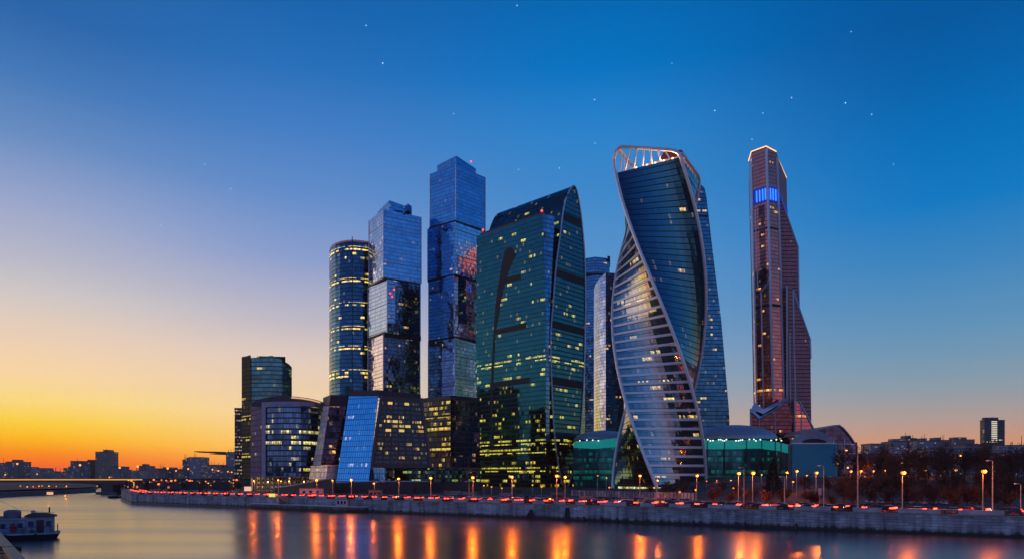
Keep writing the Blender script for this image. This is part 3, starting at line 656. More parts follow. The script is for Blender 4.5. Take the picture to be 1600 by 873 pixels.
# ---- leaning dark block with a flank painted beige for its sunset reflection
def leanbox(name, label, front, Dl, Dr, depth, zb_, parts):
    pass
lb = thing('leaning_block', 'dark glass block, leaning flank painted beige as sunset reflection, left of blue slanted wall', 'office building', (PX(510, 430), 430, GZ))
def quadpx(l): return [PP(*q) for q in l]
M_sunset_beige = facade('sunset_beige_glass', (.9, .76, .66), 3.4, 1.8, .05, .1, (.4, .3, .26), 0, Y1, Y2, 0, seed=71, metal=0, lmetal=0, rough=.4, tilt=.01, big=(3, 1, .06))  # bright matt beige stands in for the sunset mirrored in this glass
M_ldk = facade('lean_dark', (.09, .09, .15), 3.4, 2.0, .08, .16, (.03, .03, .045), .09, (1, .5, .1), (1, .68, .25), .9, seed=72, group=3, rows=[(57.8, 1.5)])
x = MB(); x.face(quadpx([(489, 726, 424), (501, 726, 410), (514.5, 634, 410), (505, 634, 424)])); x.build('sunset_beige_flank', M_sunset_beige, lb)
x = MB(); x.face(quadpx([(501, 726, 410), (528, 726, 414), (545, 634, 414), (514.5, 634, 410)])); x.build('dark_facade', M_ldk, lb)
x = MB(); x.face(quadpx([(489, 726, 424), (505, 634, 424), (547, 634, 440), (530, 726, 440)])); x.build('rear_wall', M_ldk, lb)
x = MB(); x.ring([quadpx([(505, 634.3, 424), (514.5, 634.3, 409.6), (546, 634.3, 414), (547, 634.3, 440)]), quadpx([(504.6, 621, 424), (516.5, 616, 409.6), (548, 617.5, 414), (548, 620, 440)])]); x.build('roof_band', plain('roof_band', (.035, .03, .045), .5, .2), lb)
x = MB(); x.ring([quadpx([(482.7, 748, 417), (509, 748, 407), (530, 748, 410), (530, 748, 440)]), quadpx([(485.5, 727, 417), (512, 726.5, 407), (532, 727, 410), (531, 727, 440)])], uv=False); x.build('base_block', facade('base_beige', (.6, .55, .52), 2.8, 1.7, .06, .08, (.25, .22, .2), .02, Y1, Y2, .5, seed=73, metal=.5, rough=.3), lb)

# ---- slanted blue wall with brown gridded front
sb = thing('slanted_block', 'wedge shaped building with a bright blue slanted glass wall and a brown window grid', 'office building', (PX(600, 410), 410, 11.5))
M_blu = facade('bright_blue_glass', (.16, .62, 1.0), 3.2, 1.6, .18, .1, (.04, .12, .28), .04, (1, .8, .6), (.8, .85, 1), .6, seed=75, rough=.1, tilt=.006, metal=.95, var=.1)
P_bl, P_br, P_tr, P_tl = PP(525.5, 750.5, 402), PP(576, 751.5, 392), PP(591.5, 618, 402), PP(545, 618.5, 412)
x = MB(); x.face([P_bl, P_br, P_tr, P_tl]); x.build('blue_wall', M_blu, sb)
t_l, t_r = PP(546.8, 610.5, 412), PP(592.5, 608.5, 402); bk_l, bk_r = PP(548, 613, 440), PP(657.6, 616.5, 425)
x = MB(); x.ring([[P_tl, P_tr+Vector((0, -.1, 0)), PP(657.6, 622, 412), PP(560, 621, 440)], [t_l, t_r, PP(657.6, 616, 412), PP(560, 614, 440)]]); x.build('roof_band', plain('roof_band', (.035, .03, .045), .5, .2), sb)
M_brown = plain('brown_frame', (.085, .07, .065), .6, .1, .15)
G = [PP(577.5, 730, 398.6), PP(675, 730.5, 412), PP(657.8, 621.8, 412), PP(593.8, 617.8, 402)]   # brown front: bl, br, tr, tl
def gp(u, v, o=0):
    p = G[0].lerp(G[1], u).lerp(G[3].lerp(G[2], u), v); nrm = (G[1]-G[0]).cross(G[3]-G[0]).normalized(); return p+nrm*o
M_gw = facade('grid_window', (.05, .07, .09), 50, 1.1, .1, 0, (.02, .02, .02), 0, Y1, Y2, 0, seed=77)
x = MB(); x.face([gp(0, 0, -.0), gp(1, 0), gp(1, 1), gp(0, 1)]); x.face([gp(1, 0), PP(676, 730, 440), PP(660, 620, 440), gp(1, 1)]); x.build('front_wall', M_brown, sb)
random.seed(11)
M_lw = [glow('lit_window_%d' % i, c, e) for i, (c, e) in enumerate((((1, .6, .1), .9), ((1, .75, .2), .7), ((1, .45, .1), .5)))]
M_lwp = facade('partly_lit_window', (.05, .07, .09), 60, .9, .15, 0, (.02, .02, .02), 2, (1, .6, .1), (1, .75, .25), .8, seed=78, group=1, rowp=3)
nc, nr = 7, 14
for r_ in range(nr):
    for c_ in range(nc):
        u0, u1 = .06+c_*.90/nc+.012, .06+(c_+1)*.90/nc-.012; v0, v1 = .05+r_*.89/nr+.012, .05+(r_+1)*.89/nr-.016
        x = MB(); x.face([gp(u0, v0, .12), gp(u1, v0, .12), gp(u1, v1, .12), gp(u0, v1, .12)])
        q = random.random(); hot = r_ in (4, 7, 8, 9, 12, 13)
        mt = M_lwp if q < (.5 if hot else .16) else M_gw
        if q < (.08 if hot else .015): mt = random.choice(M_lw)
        x.build('window', mt, sb)
for (u0, u1) in ((0, .045), (.965, 1)):
    x = MB(); x.ring([[gp(u0, 0, .15), gp(u1, 0, .15), gp(u1, 0, .6), gp(u0, 0, .6)], [gp(u0, 1, .15), gp(u1, 1, .15), gp(u1, 1, .6), gp(u0, 1, .6)]]); x.build('corner_pilaster', plain('pilaster_brown', (.13, .11, .1), .6), sb)
x = MB(); x.prism([PP(576.4, 730, 396).xy, PP(602, 730, 394).xy, PP(606, 730, 404).xy, PP(580, 730, 404).xy], PZ(751.5, 398), PZ(731, 398)); x.build('low_blue_wing', M_blu, sb)
x = MB(); x.box(((PX(610, 398)), 400, (PZ(734, 398)+PZ(744, 398))/2), (2.6, .4, 3.6)); x.build('pink_banner', plain('pink_banner', (.45, .12, .15), .7), sb)

# ---- dark office base beside it
po = thing('dark_office', 'dark glass office base with orange lit storeys below the tallest stacked tower', 'office building', (PX(704, 560), 560, GZ))
M_po = facade('dark_office_glass', (.045, .06, .07), 4.3, 1.7, .1, .2, (.012, .012, .016), .16, (1, .6, .06), (1, .78, .12), 1.0, seed=81, group=3, rowp=2.2, hlo=0, hhi=90, blo=1.5, bhi=1,
    rows=[(65, 1.7), (54.5, 1.6), (38, 1.6)])
M_po2 = facade('dark_office_side', (.10, .10, .16), 4.3, 1.7, .1, .16, (.04, .04, .06), .10, (1, .45, .15), (1, .7, .4), .7, seed=82, group=2, big=(3, 2, .15))
L_, C_, R_ = [Vector(p) for p in pts_px([(655, 585), (704, 560), (750, 580)])]; B_ = L_+R_-C_; z1 = PZ(623, 560)
x = MB(); x.face([(*L_, GZ), (*C_, GZ), (*C_, z1), (*L_, z1)]); x.build('left_facade', M_po, po)
x = MB(); x.face([(*C_, GZ), (*R_, GZ), (*R_, z1), (*C_, z1)]); x.face([(*R_, GZ), (*B_, GZ), (*B_, z1), (*R_, z1)]); x.build('right_facade', M_po2, po)
x = MB(); x.prism([L_, C_, R_, B_], z1, PZ(616.8, 560)); x.build('roof_band', plain('roof_band_dark', (.03, .035, .045), .4, .3), po)

# ---- glass podium with green light between the offices and the lens tower
gpod = thing('glass_podium', 'low dark green glass podium with small green and yellow lights under the offices', 'podium building', (PX(680, 430), 430, GZ))
M_gpod = facade('podium_glass', (.05, .14, .13), 2.6, 1.4, .12, .16, (.01, .03, .025), .22, (.2, .9, .35), (1, .85, .15), .8, seed=83, group=2, rowp=2)
x = MB(); x.prism(pts_px([(604, 430), (640, 427), (700, 430), (752, 440), (752, 470), (604, 470)]), 11, PZ(731, 430), uv=True); x.build('glass_wall', M_gpod, gpod)
x = MB(); x.prism(pts_px([(603, 429), (640, 426), (700, 429), (753, 439), (753, 471), (603, 471)]), PZ(731, 430), PZ(729.8, 430)); x.build('roof', M_roof, gpod)
x = MB(); x.prism(pts_px([(604, 431), (640, 428), (700, 431), (752, 441), (752, 471), (604, 471)]), GZ, 11); x.build('plinth', plain('dark_plinth', (.03, .03, .035), .6), gpod)

# ---- towers behind
M_bk = facade('back_tower_glass', (.07, .20, .36), 4.2, 2.6, .08, .2, (.02, .05, .09), .05, (1, .6, .15), (1, .72, .3), 1.0, seed=91, group=3, tilt=.012, hlo=0, hhi=350, blo=2.2, bhi=.4)
M_bkl = facade('back_tower_light', (.5, .58, .75), 4.2, 2.6, .08, .12, (.2, .2, .26), .02, O1, O2, .8, seed=92, tilt=.008, rough=.12)
b1 = thing('background_tower', 'blue glass tower with a stepped top seen between the teal tower and the twisted tower', 'skyscraper', (PX(932, 1050), 1050, GZ))
x = MB(); x.prism(pts_px([(900, 1080), (914, 1052), (931, 1045), (947, 1050), (952.5, 1062), (952.5, 1110), (905, 1110)]), GZ, PZ(403, 1050), uv=True, caps=True); x.build('glass_facade', M_bk, b1)
x = MB(); x.prism(pts_px([(914, 1060), (930, 1052), (941, 1056), (941, 1090), (914, 1090)]), PZ(403, 1050), PZ(400.5, 1050)); x.build('roof_crown', plain('pale_crown', (.3, .25, .3), .5), b1)
x = MB(); x.prism(pts_px([(949, 1052), (953.4, 1054), (953.4, 1090), (949, 1090)]), PZ(405, 1050), PZ(399, 1050)); x.build('roof_mast', M_dark, b1)
x = MB(); x.prism(pts_px([(912, 1048), (931, 1044.3), (948, 1049), (952.9, 1060), (940, 1070)]), PZ(431, 1050), PZ(427.5, 1050)); x.build('louvre_band', M_black, b1)
b2 = thing('background_tower', 'slim blue tower with a silvery curved left edge right behind the twisted tower', 'skyscraper', (PX(950, 900), 900, GZ))
x = MB(); x.prism(pts_px([(928, 935), (931, 918), (938, 905), (946.5, 898), (946.6, 930), (932, 945)]), GZ, [PZ(441, 900), PZ(437, 900), PZ(432, 900), PZ(426, 900), PZ(426, 900), PZ(440, 900)], uv=True); x.build('silver_facade', M_bkl, b2)
x = MB(); x.prism(pts_px([(946.5, 898.2), (975, 905), (975, 950), (946.5, 930)]), GZ, PZ(426, 900), uv=True); x.build('dark_facade', M_bk, b2)
b3 = thing('background_tower', 'dark blue tower with a sloping top rising behind the right side of the twisted tower', 'skyscraper', (PX(1110, 730), 730, GZ))
M_b3 = facade('dark_blue_glass', (.05, .19, .30), 4.0, 2.2, .07, .2, (.015, .04, .07), .06, (1, .5, .1), (1, .66, .2), 1.1, seed=93, group=3, tilt=.012, hlo=0, hhi=320, blo=1.7, bhi=.5)
def p3(l): return [tuple(PP(*q)) for q in l]
x = MB(); fr_ = [(1062, 690), (1141, 690), (1139, 640), (1127, 500), (1117, 420), (1111, 370), (1104.5, 312), (1101, 294), (1092, 286), (1066, 300)]
x.ring([p3([(a, b_, 730) for a, b_ in fr_]), p3([(a*.985+12, b_, 775) for a, b_ in fr_])]); x.build('glass_facade', M_b3, b3)
x = MB(); fr_ = [(1070, 334), (1106.6, 336), (1107, 339), (1070, 337)]; x.ring([p3([(a, b_, 729.6) for a, b_ in fr_]), p3([(a, b_, 731) for a, b_ in fr_])]); x.build('louvre_band', M_black, b3)
x = MB(); x.prism(pts_px([(1060, 745), (1141, 745), (1141, 790), (1060, 790)]), GZ, PZ(688, 730)); x.build('lower_block', M_b3, b3)

# ---- copper coloured tower with setbacks
mt = thing('copper_tower', 'tall slender copper coloured glass tower with white trims, setbacks and a blue lit band', 'skyscraper', (PX(1205, 715), 715, GZ))
M_cop = facade('copper_glass', (.98, .22, .18), 3.9, 1.7, .08, .14, (.10, .035, .04), .035, (1, .42, .06), (1, .58, .15), 1.3, seed=101, group=3, tilt=.014, var=.14, rough=.1, hlo=0, hhi=330, blo=2.6, bhi=.6,
    rows=[(104, 1.6), (76.5, 1.6)])
M_cop2 = facade('copper_side', (.62, .25, .25), 3.9, 1.7, .05, .2, (.06, .03, .035), .01, (1, .42, .06), (1, .58, .15), 1, seed=102, tilt=.01, var=.12, rough=.45, metal=.15, spec=.08, lmetal=0, lrough=.7)
M_copd = facade('copper_dark', (.22, .08, .09), 3.9, 1.7, .08, .2, (.04, .02, .02), .06, (1, .42, .06), (1, .58, .15), 1, seed=103, group=2)
lev = [(GZ, 9.0), (PZ(627, 710), 8.5), (PZ(445, 710), 5.0), (PZ(230, 710), 0)]   # the shaft leans in slightly as it rises
def sh(pxs): return [[(PX(px+dx*wt_, D), D) for px, D, wt_ in pxs] for _, dx in lev]
cor = [(1169.6, 735, 1), (1174, 712, 1.05), (1197, 700, 1.25), (1213, 706, 1.35), (1229, 745, .8)]
ztops = [PZ(252.5, 735), PZ(238, 712), PZ(229.6, 700), PZ(238, 706), PZ(279, 745)]
rings = []
for i, (z, dx) in enumerate(lev):
    rg_ = [(PX(px+dx*wt_, D), D, z if i < 3 else ztops[k]) for k, (px, D, wt_) in enumerate(cor)]; rings.append(rg_)
bkp = (PX(1200, 760), 760)
for i, r_ in enumerate(rings): r_.append((bkp[0], bkp[1], lev[i][0] if i < 3 else PZ(262, 760)))
def shaft(ks, mat, name):
    x = MB()
    for r0, r1 in zip(rings[:-1], rings[1:]):
        for k in ks: j = (k+1) % 6; x.face([r0[k], r0[j], r1[j], r1[k]])
    return x.build(name, mat, mt)
shaft([0, 1, 2], M_cop, 'front_facade'); shaft([3, 4, 5], M_cop2, 'side_facade')
x = MB(); x.face(rings[-1]); x.build('roof', M_roof, mt)
def onsh(k, f, z, o=.3):   # point on the shaft between corner k and k+1
    for r0, r1, (z0, _), (z1, _) in zip(rings[:-1], rings[1:], lev[:-1], lev[1:]):
        if z <= z1 or r1 is rings[-1]:
            t = (z-z0)/(z1-z0); break
    a = Vector(r0[k]).lerp(Vector(r1[k]), t); b_ = Vector(r0[(k+1) % 6]).lerp(Vector(r1[(k+1) % 6]), t); a.z = b_.z = z
    d = (b_-a).normalized(); n_ = Vector((d.y, -d.x, 0)); 
    if n_.y > 0 and k < 3: n_ = -n_
    return a.lerp(b_, f)+n_*o
def trim(path, w=1.1, name='white_trim'):
    x = MB(); x.tube(path, w, 4); x.build(name, M_trim, mt)
for k, f, z0, z1 in ((0, 0, 60, 338), (1, 0, 60, 342), (2, 0, 95, 350), (3, 0, 95, 344), (1, .42, 85, 205), (1, .0, 20, 60), (2, .0, 20, 75)):
    trim([onsh(k, f, z0+(z1-z0)*i/8) for i in range(9)], 1.25 if k in (2, 3) and f == 0 else .8)
for za, zb2, mtt, nm in ((PZ(317, 705), PZ(293, 705), None, 'blue_lit_band'), (PZ(359.5, 705), PZ(356.5, 705), M_black, 'louvre_band'), (PZ(480, 705), PZ(475.5, 705), M_black, 'louvre_band')):
    x = MB(); ks = [(0, 0, 1), (1, 0, 1), (2, 0, 1)] 
    for k, f0, f1 in ks: x.face([onsh(k, f0, za, .2), onsh(k, f1, za, .2), onsh(k, f1, zb2, .2), onsh(k, f0, zb2, .2)])
    if mtt is None:
        x.face([onsh(3, 0, za-4, .2), onsh(3, 1, za-10, .2), onsh(3, 1, zb2-8, .2), onsh(3, 0, zb2, .2)])
        mtt = glow('blue_band', (.003, .015, .45), .6)
    x.build(nm, mtt, mt)
za, zb2 = PZ(314.5, 705), PZ(297, 705)
for k, fs in ((1, (.3, .5, .7, .88)), (2, (.25, .5, .75)), (0, (.5,))):
    for f in fs:
        x = MB(); c0, c1_ = onsh(k, f, za, .6), onsh(k, f, zb2, .6); x.tube([c0, c1_], .75, 5); x.build('blue_light_tube', glow('blue_tube', (.02, .16, 1), 2.2), mt)
x = MB(); zz = [PZ(443, 703), PZ(320, 703)]
for f0, f1 in ((.38, .78),): x.face([onsh(1, f0, zz[0], .25), onsh(1, f1, zz[0], .25), onsh(1, f1, zz[1], .25), onsh(1, f0, zz[1], .25)])
x.build('recessed_strip', M_copd, mt)
trim([onsh(1, .18, PZ(451, 703)), onsh(1, .45, PZ(454, 703)), onsh(1, .98, PZ(440, 703))], 1.3)
trim([onsh(1, .2, z) for z in (PZ(451, 703), PZ(380, 703), PZ(325, 703))], .6)
M_goldl = glow('gold_roof_light', (1, .45, .12), 2.2)
rt = [Vector(p)+Vector((0, 0, .6)) for p in rings[-1]]
for k in (0, 1, 2): x = MB(); x.tube([rt[k], rt[k+1]], .5, 5); x.build('lit_roof_edge', M_goldl, mt)
x = MB(); x.tube([rt[3]+Vector((1, 2, -3)), rt[4]], .35, 5); x.build('lit_roof_edge', M_goldl, mt)
def wing(poly, D0_, D1_, mat, trims, dx=0):
    x = MB(); x.ring([p3([(a, b_, D0_) for a, b_ in poly]), [(PX(a, D1_), D1_, PZ(b_, D0_)) for a, b_ in poly]]); x.build('setback_wing', mat, mt)
    for pth, w_ in trims: trim([PP(a, b_, D0_-.4) for a, b_ in pth], w_)
wing([(1218, 304), (1247.3, 386.5), (1250, 680), (1220, 680)], 713, 752, M_cop2, [([(1218.5, 305), (1247.3, 386.5), (1249, 500)], .8)])
wing([(1230, 446), (1239, 453), (1266, 530), (1268, 680), (1231, 680)], 705, 745, M_cop2, [([(1230, 640), (1229.6, 446), (1239, 453), (1266, 530), (1267, 560)], .9), ([(1239.5, 453), (1241, 540), (1243, 622)], .8), ([(1234, 520), (1236, 690)], .6)])
wing([(1242, 622), (1249, 627), (1272.6, 672), (1273, 760), (1242, 760)], 697, 735, M_cop, [([(1242, 690), (1242, 622), (1249, 627), (1272.6, 672)], 1.0), ([(1252, 632), (1253, 690)], .7)])
# chevron canopy and flared base
wing([(1173, 638), (1192.8, 646), (1226, 626), (1236, 640), (1240, 760), (1173, 760)], 694, 730, M_copd, [([(1173, 690), (1172.6, 638)], .8), ([(1186, 655), (1187, 690)], .6), ([(1211, 645), (1212, 690)], .6)])
x = MB(); ch_t = [(1179, 628), (1192.8, 638), (1228, 621)]; ch_b = [(1172, 641), (1186.5, 654.5), (1226.5, 631)]
x.ring([p3([(a, b_, 699) for a, b_ in ch_t]+[(a, b_, 692) for a, b_ in reversed(ch_b)]), p3([(a, b_+1.5, 701) for a, b_ in ch_t]+[(a, b_+1.5, 694) for a, b_ in reversed(ch_b)])]); x.build('chevron_canopy', M_trim, mt)

# ---- shopping mall of green glass with domes
ml = thing('green_glass_mall', 'low long shopping mall of emerald green lit glass with a shallow grey dome', 'shopping mall', (PX(1140, 600), 600, GZ))
M_gr = facade('emerald_glass', (.012, .20, .20), 5.2, 1.6, .10, .08, (.004, .04, .045), .35, (.0, .34, .28), (.03, .5, .34), .2, seed=111, group=2, rowp=1.5, tilt=.01, rough=.12, metal=.6,
    rows=[(18.5, 2.4), (13.5, 2.2)], hlo=-20, hhi=40)
M_gr.node_tree.nodes['Principled BSDF'].inputs['Coat Weight'].default_value = 0
fr_ = [(896, 600), (930, 592), (960, 586), (1000, 580), (1060, 574), (1105, 570), (1145, 570), (1185, 575), (1215, 585), (1236, 600)]
frp = pts_px(fr_); zg = [PZ(y_, D) for y_, (px, D) in zip((690, 687, 684, 683, 684, 687, 687, 686, 690, 695), fr_)]
x = MB(); u_ = 0
for i in range(len(frp)-1):
    l_ = (Vector(frp[i+1])-Vector(frp[i])).length; x.face([(*frp[i], GZ), (*frp[i+1], GZ), (*frp[i+1], zg[i+1]), (*frp[i], zg[i])], [(u_, GZ), (u_+l_, GZ), (u_+l_, zg[i+1]), (u_, zg[i])]); u_ += l_
x.build('glass_wall', M_gr, ml)
x = MB(); u_ = 0
M_grtop = plain('lit_green_fascia', (.05, .3, .28), .4, emit=(.0, .30, .26), es=.5)
for i in range(len(frp)-1):
    a, b_ = frp[i], frp[i+1]; x.face([(a[0], a[1]-.3, zg[i]-(7.5 if i > 0 else 5)), (b_[0], b_[1]-.3, zg[i+1]-7.5), (b_[0], b_[1]-.3, zg[i+1]), (a[0], a[1]-.3, zg[i])])
x.build('lit_fascia', M_grtop, ml)
x = MB(); x.face([(*p, z) for p, z in zip(frp, zg)]+[(PX(1236, 600), 680, zg[-1]), (PX(896, 600), 680, zg[0])]); x.build('roof', M_roof, ml)
for i, (px, D) in enumerate(((1105, 569.5), (1132, 569.2), (1166, 571.8), (1190, 576), (1211, 583), (1220, 588))):
    x = MB(); x.box((PX(px, D), D-.6, (GZ+zg[6])/2), (.7, .5, zg[6]-GZ-.5)); x.build('mullion', M_dark, ml)
M_dome = plain('dome_grey', (.42, .45, .50), .45, .3, .15)
def dome(parent, pxc, D, hw, h, z0, dy, mat, name='dome', n=28):
    x = MB(); c = (PX(pxc, D), D, z0); Rr = hw/F*D
    rs = []
    for j in range(9):
        a = math.pi/2*j/8; rs.append([(c[0]+Rr*math.cos(a)*math.cos(2*math.pi*i/n), D+dy*math.cos(a)*math.sin(2*math.pi*i/n), z0+h*math.sin(a)) for i in range(n)])
    x.ring(rs); return x.build(name, mat, parent, smooth=True)
dome(ml, 1146, 600, 66, 13.5, PZ(688, 605), 34, M_dome); dome(ml, 942, 618, 46, 9, PZ(688, 620), 30, M_dome)
M_wl = glow('white_green_lamp', (.75, 1, .85), 2.2)
for px in (906, 917, 926, 935, 1100, 1106, 1110, 1114, 1123, 1126, 1129, 1132, 1135, 1150, 1154, 1157, 1160, 1171, 1178, 1181, 1188, 1205, 1213, 1221):
    D = 566 if px > 1000 else 590
    x = MB(); x.ell((PX(px, D), D, PZ(686.5+random.uniform(-1, 1.5), D)), (.6, .6, .5), 7, 5); x.build('roof_floodlight', M_wl, ml)
x = MB(); x.prism(pts_px([(1231.2, 560), (1237, 560), (1237, 566), (1231.2, 566)]), GZ, PZ(693, 560)); x.build('end_pier', plain('cream_pier', (.45, .42, .38), .7), ml)

bw = thing('banner_wall', 'large plain teal blue wall with a white semicircular dome behind it', 'building', (PX(1270, 540), 540, GZ))
x = MB(); x.prism(pts_px([(1237.5, 540), (1306.3, 540), (1308, 575), (1237.5, 575)]), GZ, PZ(693, 540)); x.build('teal_wall', plain('teal_panel', (.0, .30, .38), .6, 0, .04, .02), bw)
x = MB(); x.prism(pts_px([(1237, 539.5), (1307, 539.5), (1307, 576), (1237, 576)]), PZ(693, 540), PZ(691.2, 540)); x.build('coping', M_trim, bw)
x = MB(); c = PP(1268, 691.5, 555); Ro, n_ = 26/F*555, 20
def arc(r, hgt, y): return [(c.x+r*math.cos(math.pi*i/n_), y, c.z+hgt*math.sin(math.pi*i/n_)) for i in range(n_+1)]
rs = [arc(Ro, 9.3, 548), arc(Ro*.98, 9.0, 560), arc(Ro*.8, 6.5, 572), arc(Ro*.3, 2, 578)]
for a, b_ in zip(rs[:-1], rs[1:]):
    for i in range(n_): x.face([a[i], a[i+1], b_[i+1], b_[i]])
a, b_ = arc(Ro, 9.3, 548), arc(Ro*.74, 3.3, 550)
for i in range(n_): x.face([a[i], a[i+1], b_[i+1], b_[i]])
x.build('half_dome', M_dome, bw, smooth=False)
x = MB(); q = arc(Ro*.74, 3.3, 550.3); x.face(q); x.build('dome_opening', M_black, bw)

am = thing('arched_hall', 'hall with steep curved roof and purple gridded glass end, right of the teal wall', 'exhibition hall', (PX(1310, 600), 600, GZ))
ar = [(1270, 676), (1278, 671.5), (1290, 668), (1302, 665.5), (1312, 664.7), (1318, 669), (1324, 675.5), (1330, 683), (1334, 689), (1337, 694.5)]
M_am = facade('hall_glass', (.16, .12, .18), 4.2, 3.4, .07, .1, (.08, .06, .08), .04, O1, O2, .6, seed=121, tilt=.03, var=.3)
body = ar+[(1337, 762), (1270, 762)]
x = MB(); x.face(p3([(a, b_, 600) for a, b_ in body])); x.face([(PX(1337, 600), 600, GZ), (PX(1337, 600), 660, GZ), (PX(1337, 600), 660, PZ(694.5, 600)), (PX(1337, 600), 600, PZ(694.5, 600))]); x.build('glass_end', M_am, am)
x = MB(); up = [(a, b_-2.2) for a, b_ in ar]
x.ring([p3([(a, b_, 598) for a, b_ in ar]+[(a, b_, 598) for a, b_ in reversed(up)]), [(PX(a, 600), 665, PZ(b_, 600)) for a, b_ in ar]+[(PX(a, 600), 665, PZ(b_, 600)) for a, b_ in reversed(up)]]); x.build('curved_roof', M_dome, am)
for px in (1286, 1302, 1319): x = MB(); x.box((PX(px, 600), 599.6, PZ(725, 600)), (.8, .5, 46)); x.build('mullion', M_trim, am)
for py in (693, 708, 722): x = MB(); x.box((PX(1312, 600), 599.5, PZ(py, 600)), (28, .4, .8)); x.build('transom', M_trim, am)
x = MB(); x.box((PX(1310.5, 590), 592, PZ(718, 590)), (3.6, 6, 9.5)); x.build('lit_stairwell', facade('lit_stair', (.1, .1, .1), 2.2, 1.2, .2, .2, lit=3, rowp=3, c1=(1, .85, .1), c2=(1, .95, .2), es=1.0, seed=125), am)
x = MB(); x.box((PX(1339, 600), 605, (GZ+PZ(690, 600))/2), (3, 5, PZ(690, 600)-GZ)); x.build('stair_tower', plain('dark_steel', (.05, .045, .05), .6), am)

# ================================================================== GROUND LEVEL
ALLK = []
def parts_of(root):
    return [o for o in COL.objects if o.parent == root]
def copy_of(root, kids, loc, rz=0, label=None, sc=None):
    c = root.copy(); COL.objects.link(c); c.location = loc; c.rotation_euler = (0, 0, rz)
    if sc: c.scale = sc
    if label: c['label'] = label
    for k, subs in kids:
        d = k.copy(); COL.objects.link(d); d.parent = c
        for s_ in subs: e = s_.copy(); COL.objects.link(e); e.parent = d
    return c
def kids_of(root): return [(k, parts_of(k)) for k in parts_of(root)]

# ---- terrace and retaining walls in front of the offices
M_dk = plain('dark_terrace_stone', (.05, .048, .05), .7)
ter = thing('terrace', 'dark curved raised terrace under the blue slanted wall and glass podium', 'terrace', (PX(590, 380), 380, GZ))
tp = [(441, 420), (470, 400), (500, 385), (535, 375), (580, 372), (620, 374), (655, 384), (668, 400), (672, 425), (500, 426)]
x = MB(); tpp = pts_px(tp); x.ring([[(*p, GZ) for p in tpp], [(*p, z) for p, z in zip(tpp, (6.4, 8, 9.6, 10.8, 11.3, 11.3, 11.2, 11, 11, 10.5))]]); x.build('terrace_body', M_dk, ter)
x = MB(); x.tube([(*tpp[i], z+.5) for i, z in zip(range(8), (6.4, 8, 9.6, 10.8, 11.3, 11.3, 11.2, 11))], .35, 5); x.build('parapet_rail', M_trim, ter)
rp = thing('ramp', 'curved access ramp with a pale edge at the left end of the terrace', 'ramp', (PX(480, 370), 370, GZ))
x = MB(); A_ = [PP(a, b_, D) for a, b_, D in ((430, 762, 400), (460, 758, 385), (490, 752, 372), (520, 747, 364))]
x.ring([[a, a+Vector((0, 6, 0)), Vector((a.x, a.y+6, GZ-.2)), Vector((a.x, a.y, GZ-.2))] for a in A_]); x.build('ramp_body', M_dk, rp)
x = MB(); x.tube([a+Vector((0, -.1, .2)) for a in A_], .4, 5); x.build('pale_edge', plain('pale_edge', (.55, .53, .5), .6), rp)
for nm, lab, poly, D, h, mat in (
    ('site_cabin', 'long white site cabin beside the road left of the terrace', (468, 503), 318, 3.6, plain('cabin_white', (.5, .42, .42), .6)),
    ('site_cabin', 'low grey site cabin by the road under the glass podium', (576, 596), 300, 3.0, plain('cabin_grey', (.2, .2, .22), .6)),
    ('bus_shelter', 'small glazed bus shelter by the road in front of the teal tower', (862, 880), 262, 2.8, plain('shelter', (.1, .13, .16), .3, .4))):
    o = thing(nm, lab, nm.replace('_', ' '), (PX(sum(poly)/2, D), D, GZ)); xa, xb = PX(poly[0], D), PX(poly[1], D)
    x = MB(); x.box(((xa+xb)/2, D+1.5, GZ+h/2), (xb-xa, 3, h)); x.build('wall', mat, o)
    x = MB(); x.box(((xa+xb)/2, D+1.5, GZ+h+.12), (xb-xa+.5, 3.5, .24)); x.build('roof', M_roof, o)
    for j in range(3): x = MB(); x.box((xa+(xb-xa)*(.2+.3*j), D-.03, GZ+h*.55), (1.3, .08, 1.1)); x.build('window', plain('dark_pane', (.02, .025, .03), .15), o)
# white cladding hoarding fence along the plaza
M_pan = [plain('hoarding_grey', (.16, .17, .22), .6, 0, .5, .5), plain('hoarding_blue', (.10, .13, .24), .6, 0, .5, .5), plain('hoarding_white', (.3, .3, .34), .6, 0, .5, .5)]
hf = thing('hoarding_fence', 'long grey blue construction hoarding between the teal tower and the twisted tower', 'fence', (PX(960, 300), 300, GZ))
a, b_ = Vector((PX(892, 330), 330, 0)), Vector((PX(1085, 268), 268, 0)); n = 42
for i in range(n):
    p, q = a.lerp(b_, i/n), a.lerp(b_, (i+1)/n-.002); c = (p+q)/2
    x = MB(); x.box((c.x, c.y, GZ+1.35), ((q-p).length, .08, 2.7), math.atan2((q-p).y, (q-p).x)); x.build('fence_panel', random.choice(M_pan), hf)
    x = MB(); x.box((p.x, p.y-.1, GZ+1.4), (.12, .12, 2.8)); x.build('fence_post', M_dark, hf)
for i, (px0, px1, D, h) in enumerate(((694, 720, 330, 3.0), (722, 745, 326, 2.4), (905, 925, 255, 2.2), (1008, 1052, 236, 2.0), (780, 800, 300, 2.6))):
    o = thing('low_wall', 'low concrete wall, the %s from the left on the paved plaza beyond the road' % ordinal([0, 1, 3, 4, 2][i]), 'wall', (PX(px0, D), D, GZ), 'low plaza walls')
    xa, xb = PX(px0, D), PX(px1, D); x = MB(); x.box(((xa+xb)/2, D, GZ+h*.35), (xb-xa, .5, h*.7)); x.build('wall_body', M_conc, o)
    x = MB(); x.box(((xa+xb)/2, D, GZ+h*.7+.1), (xb-xa+.3, .8, .2)); x.build('coping', M_kerb, o)

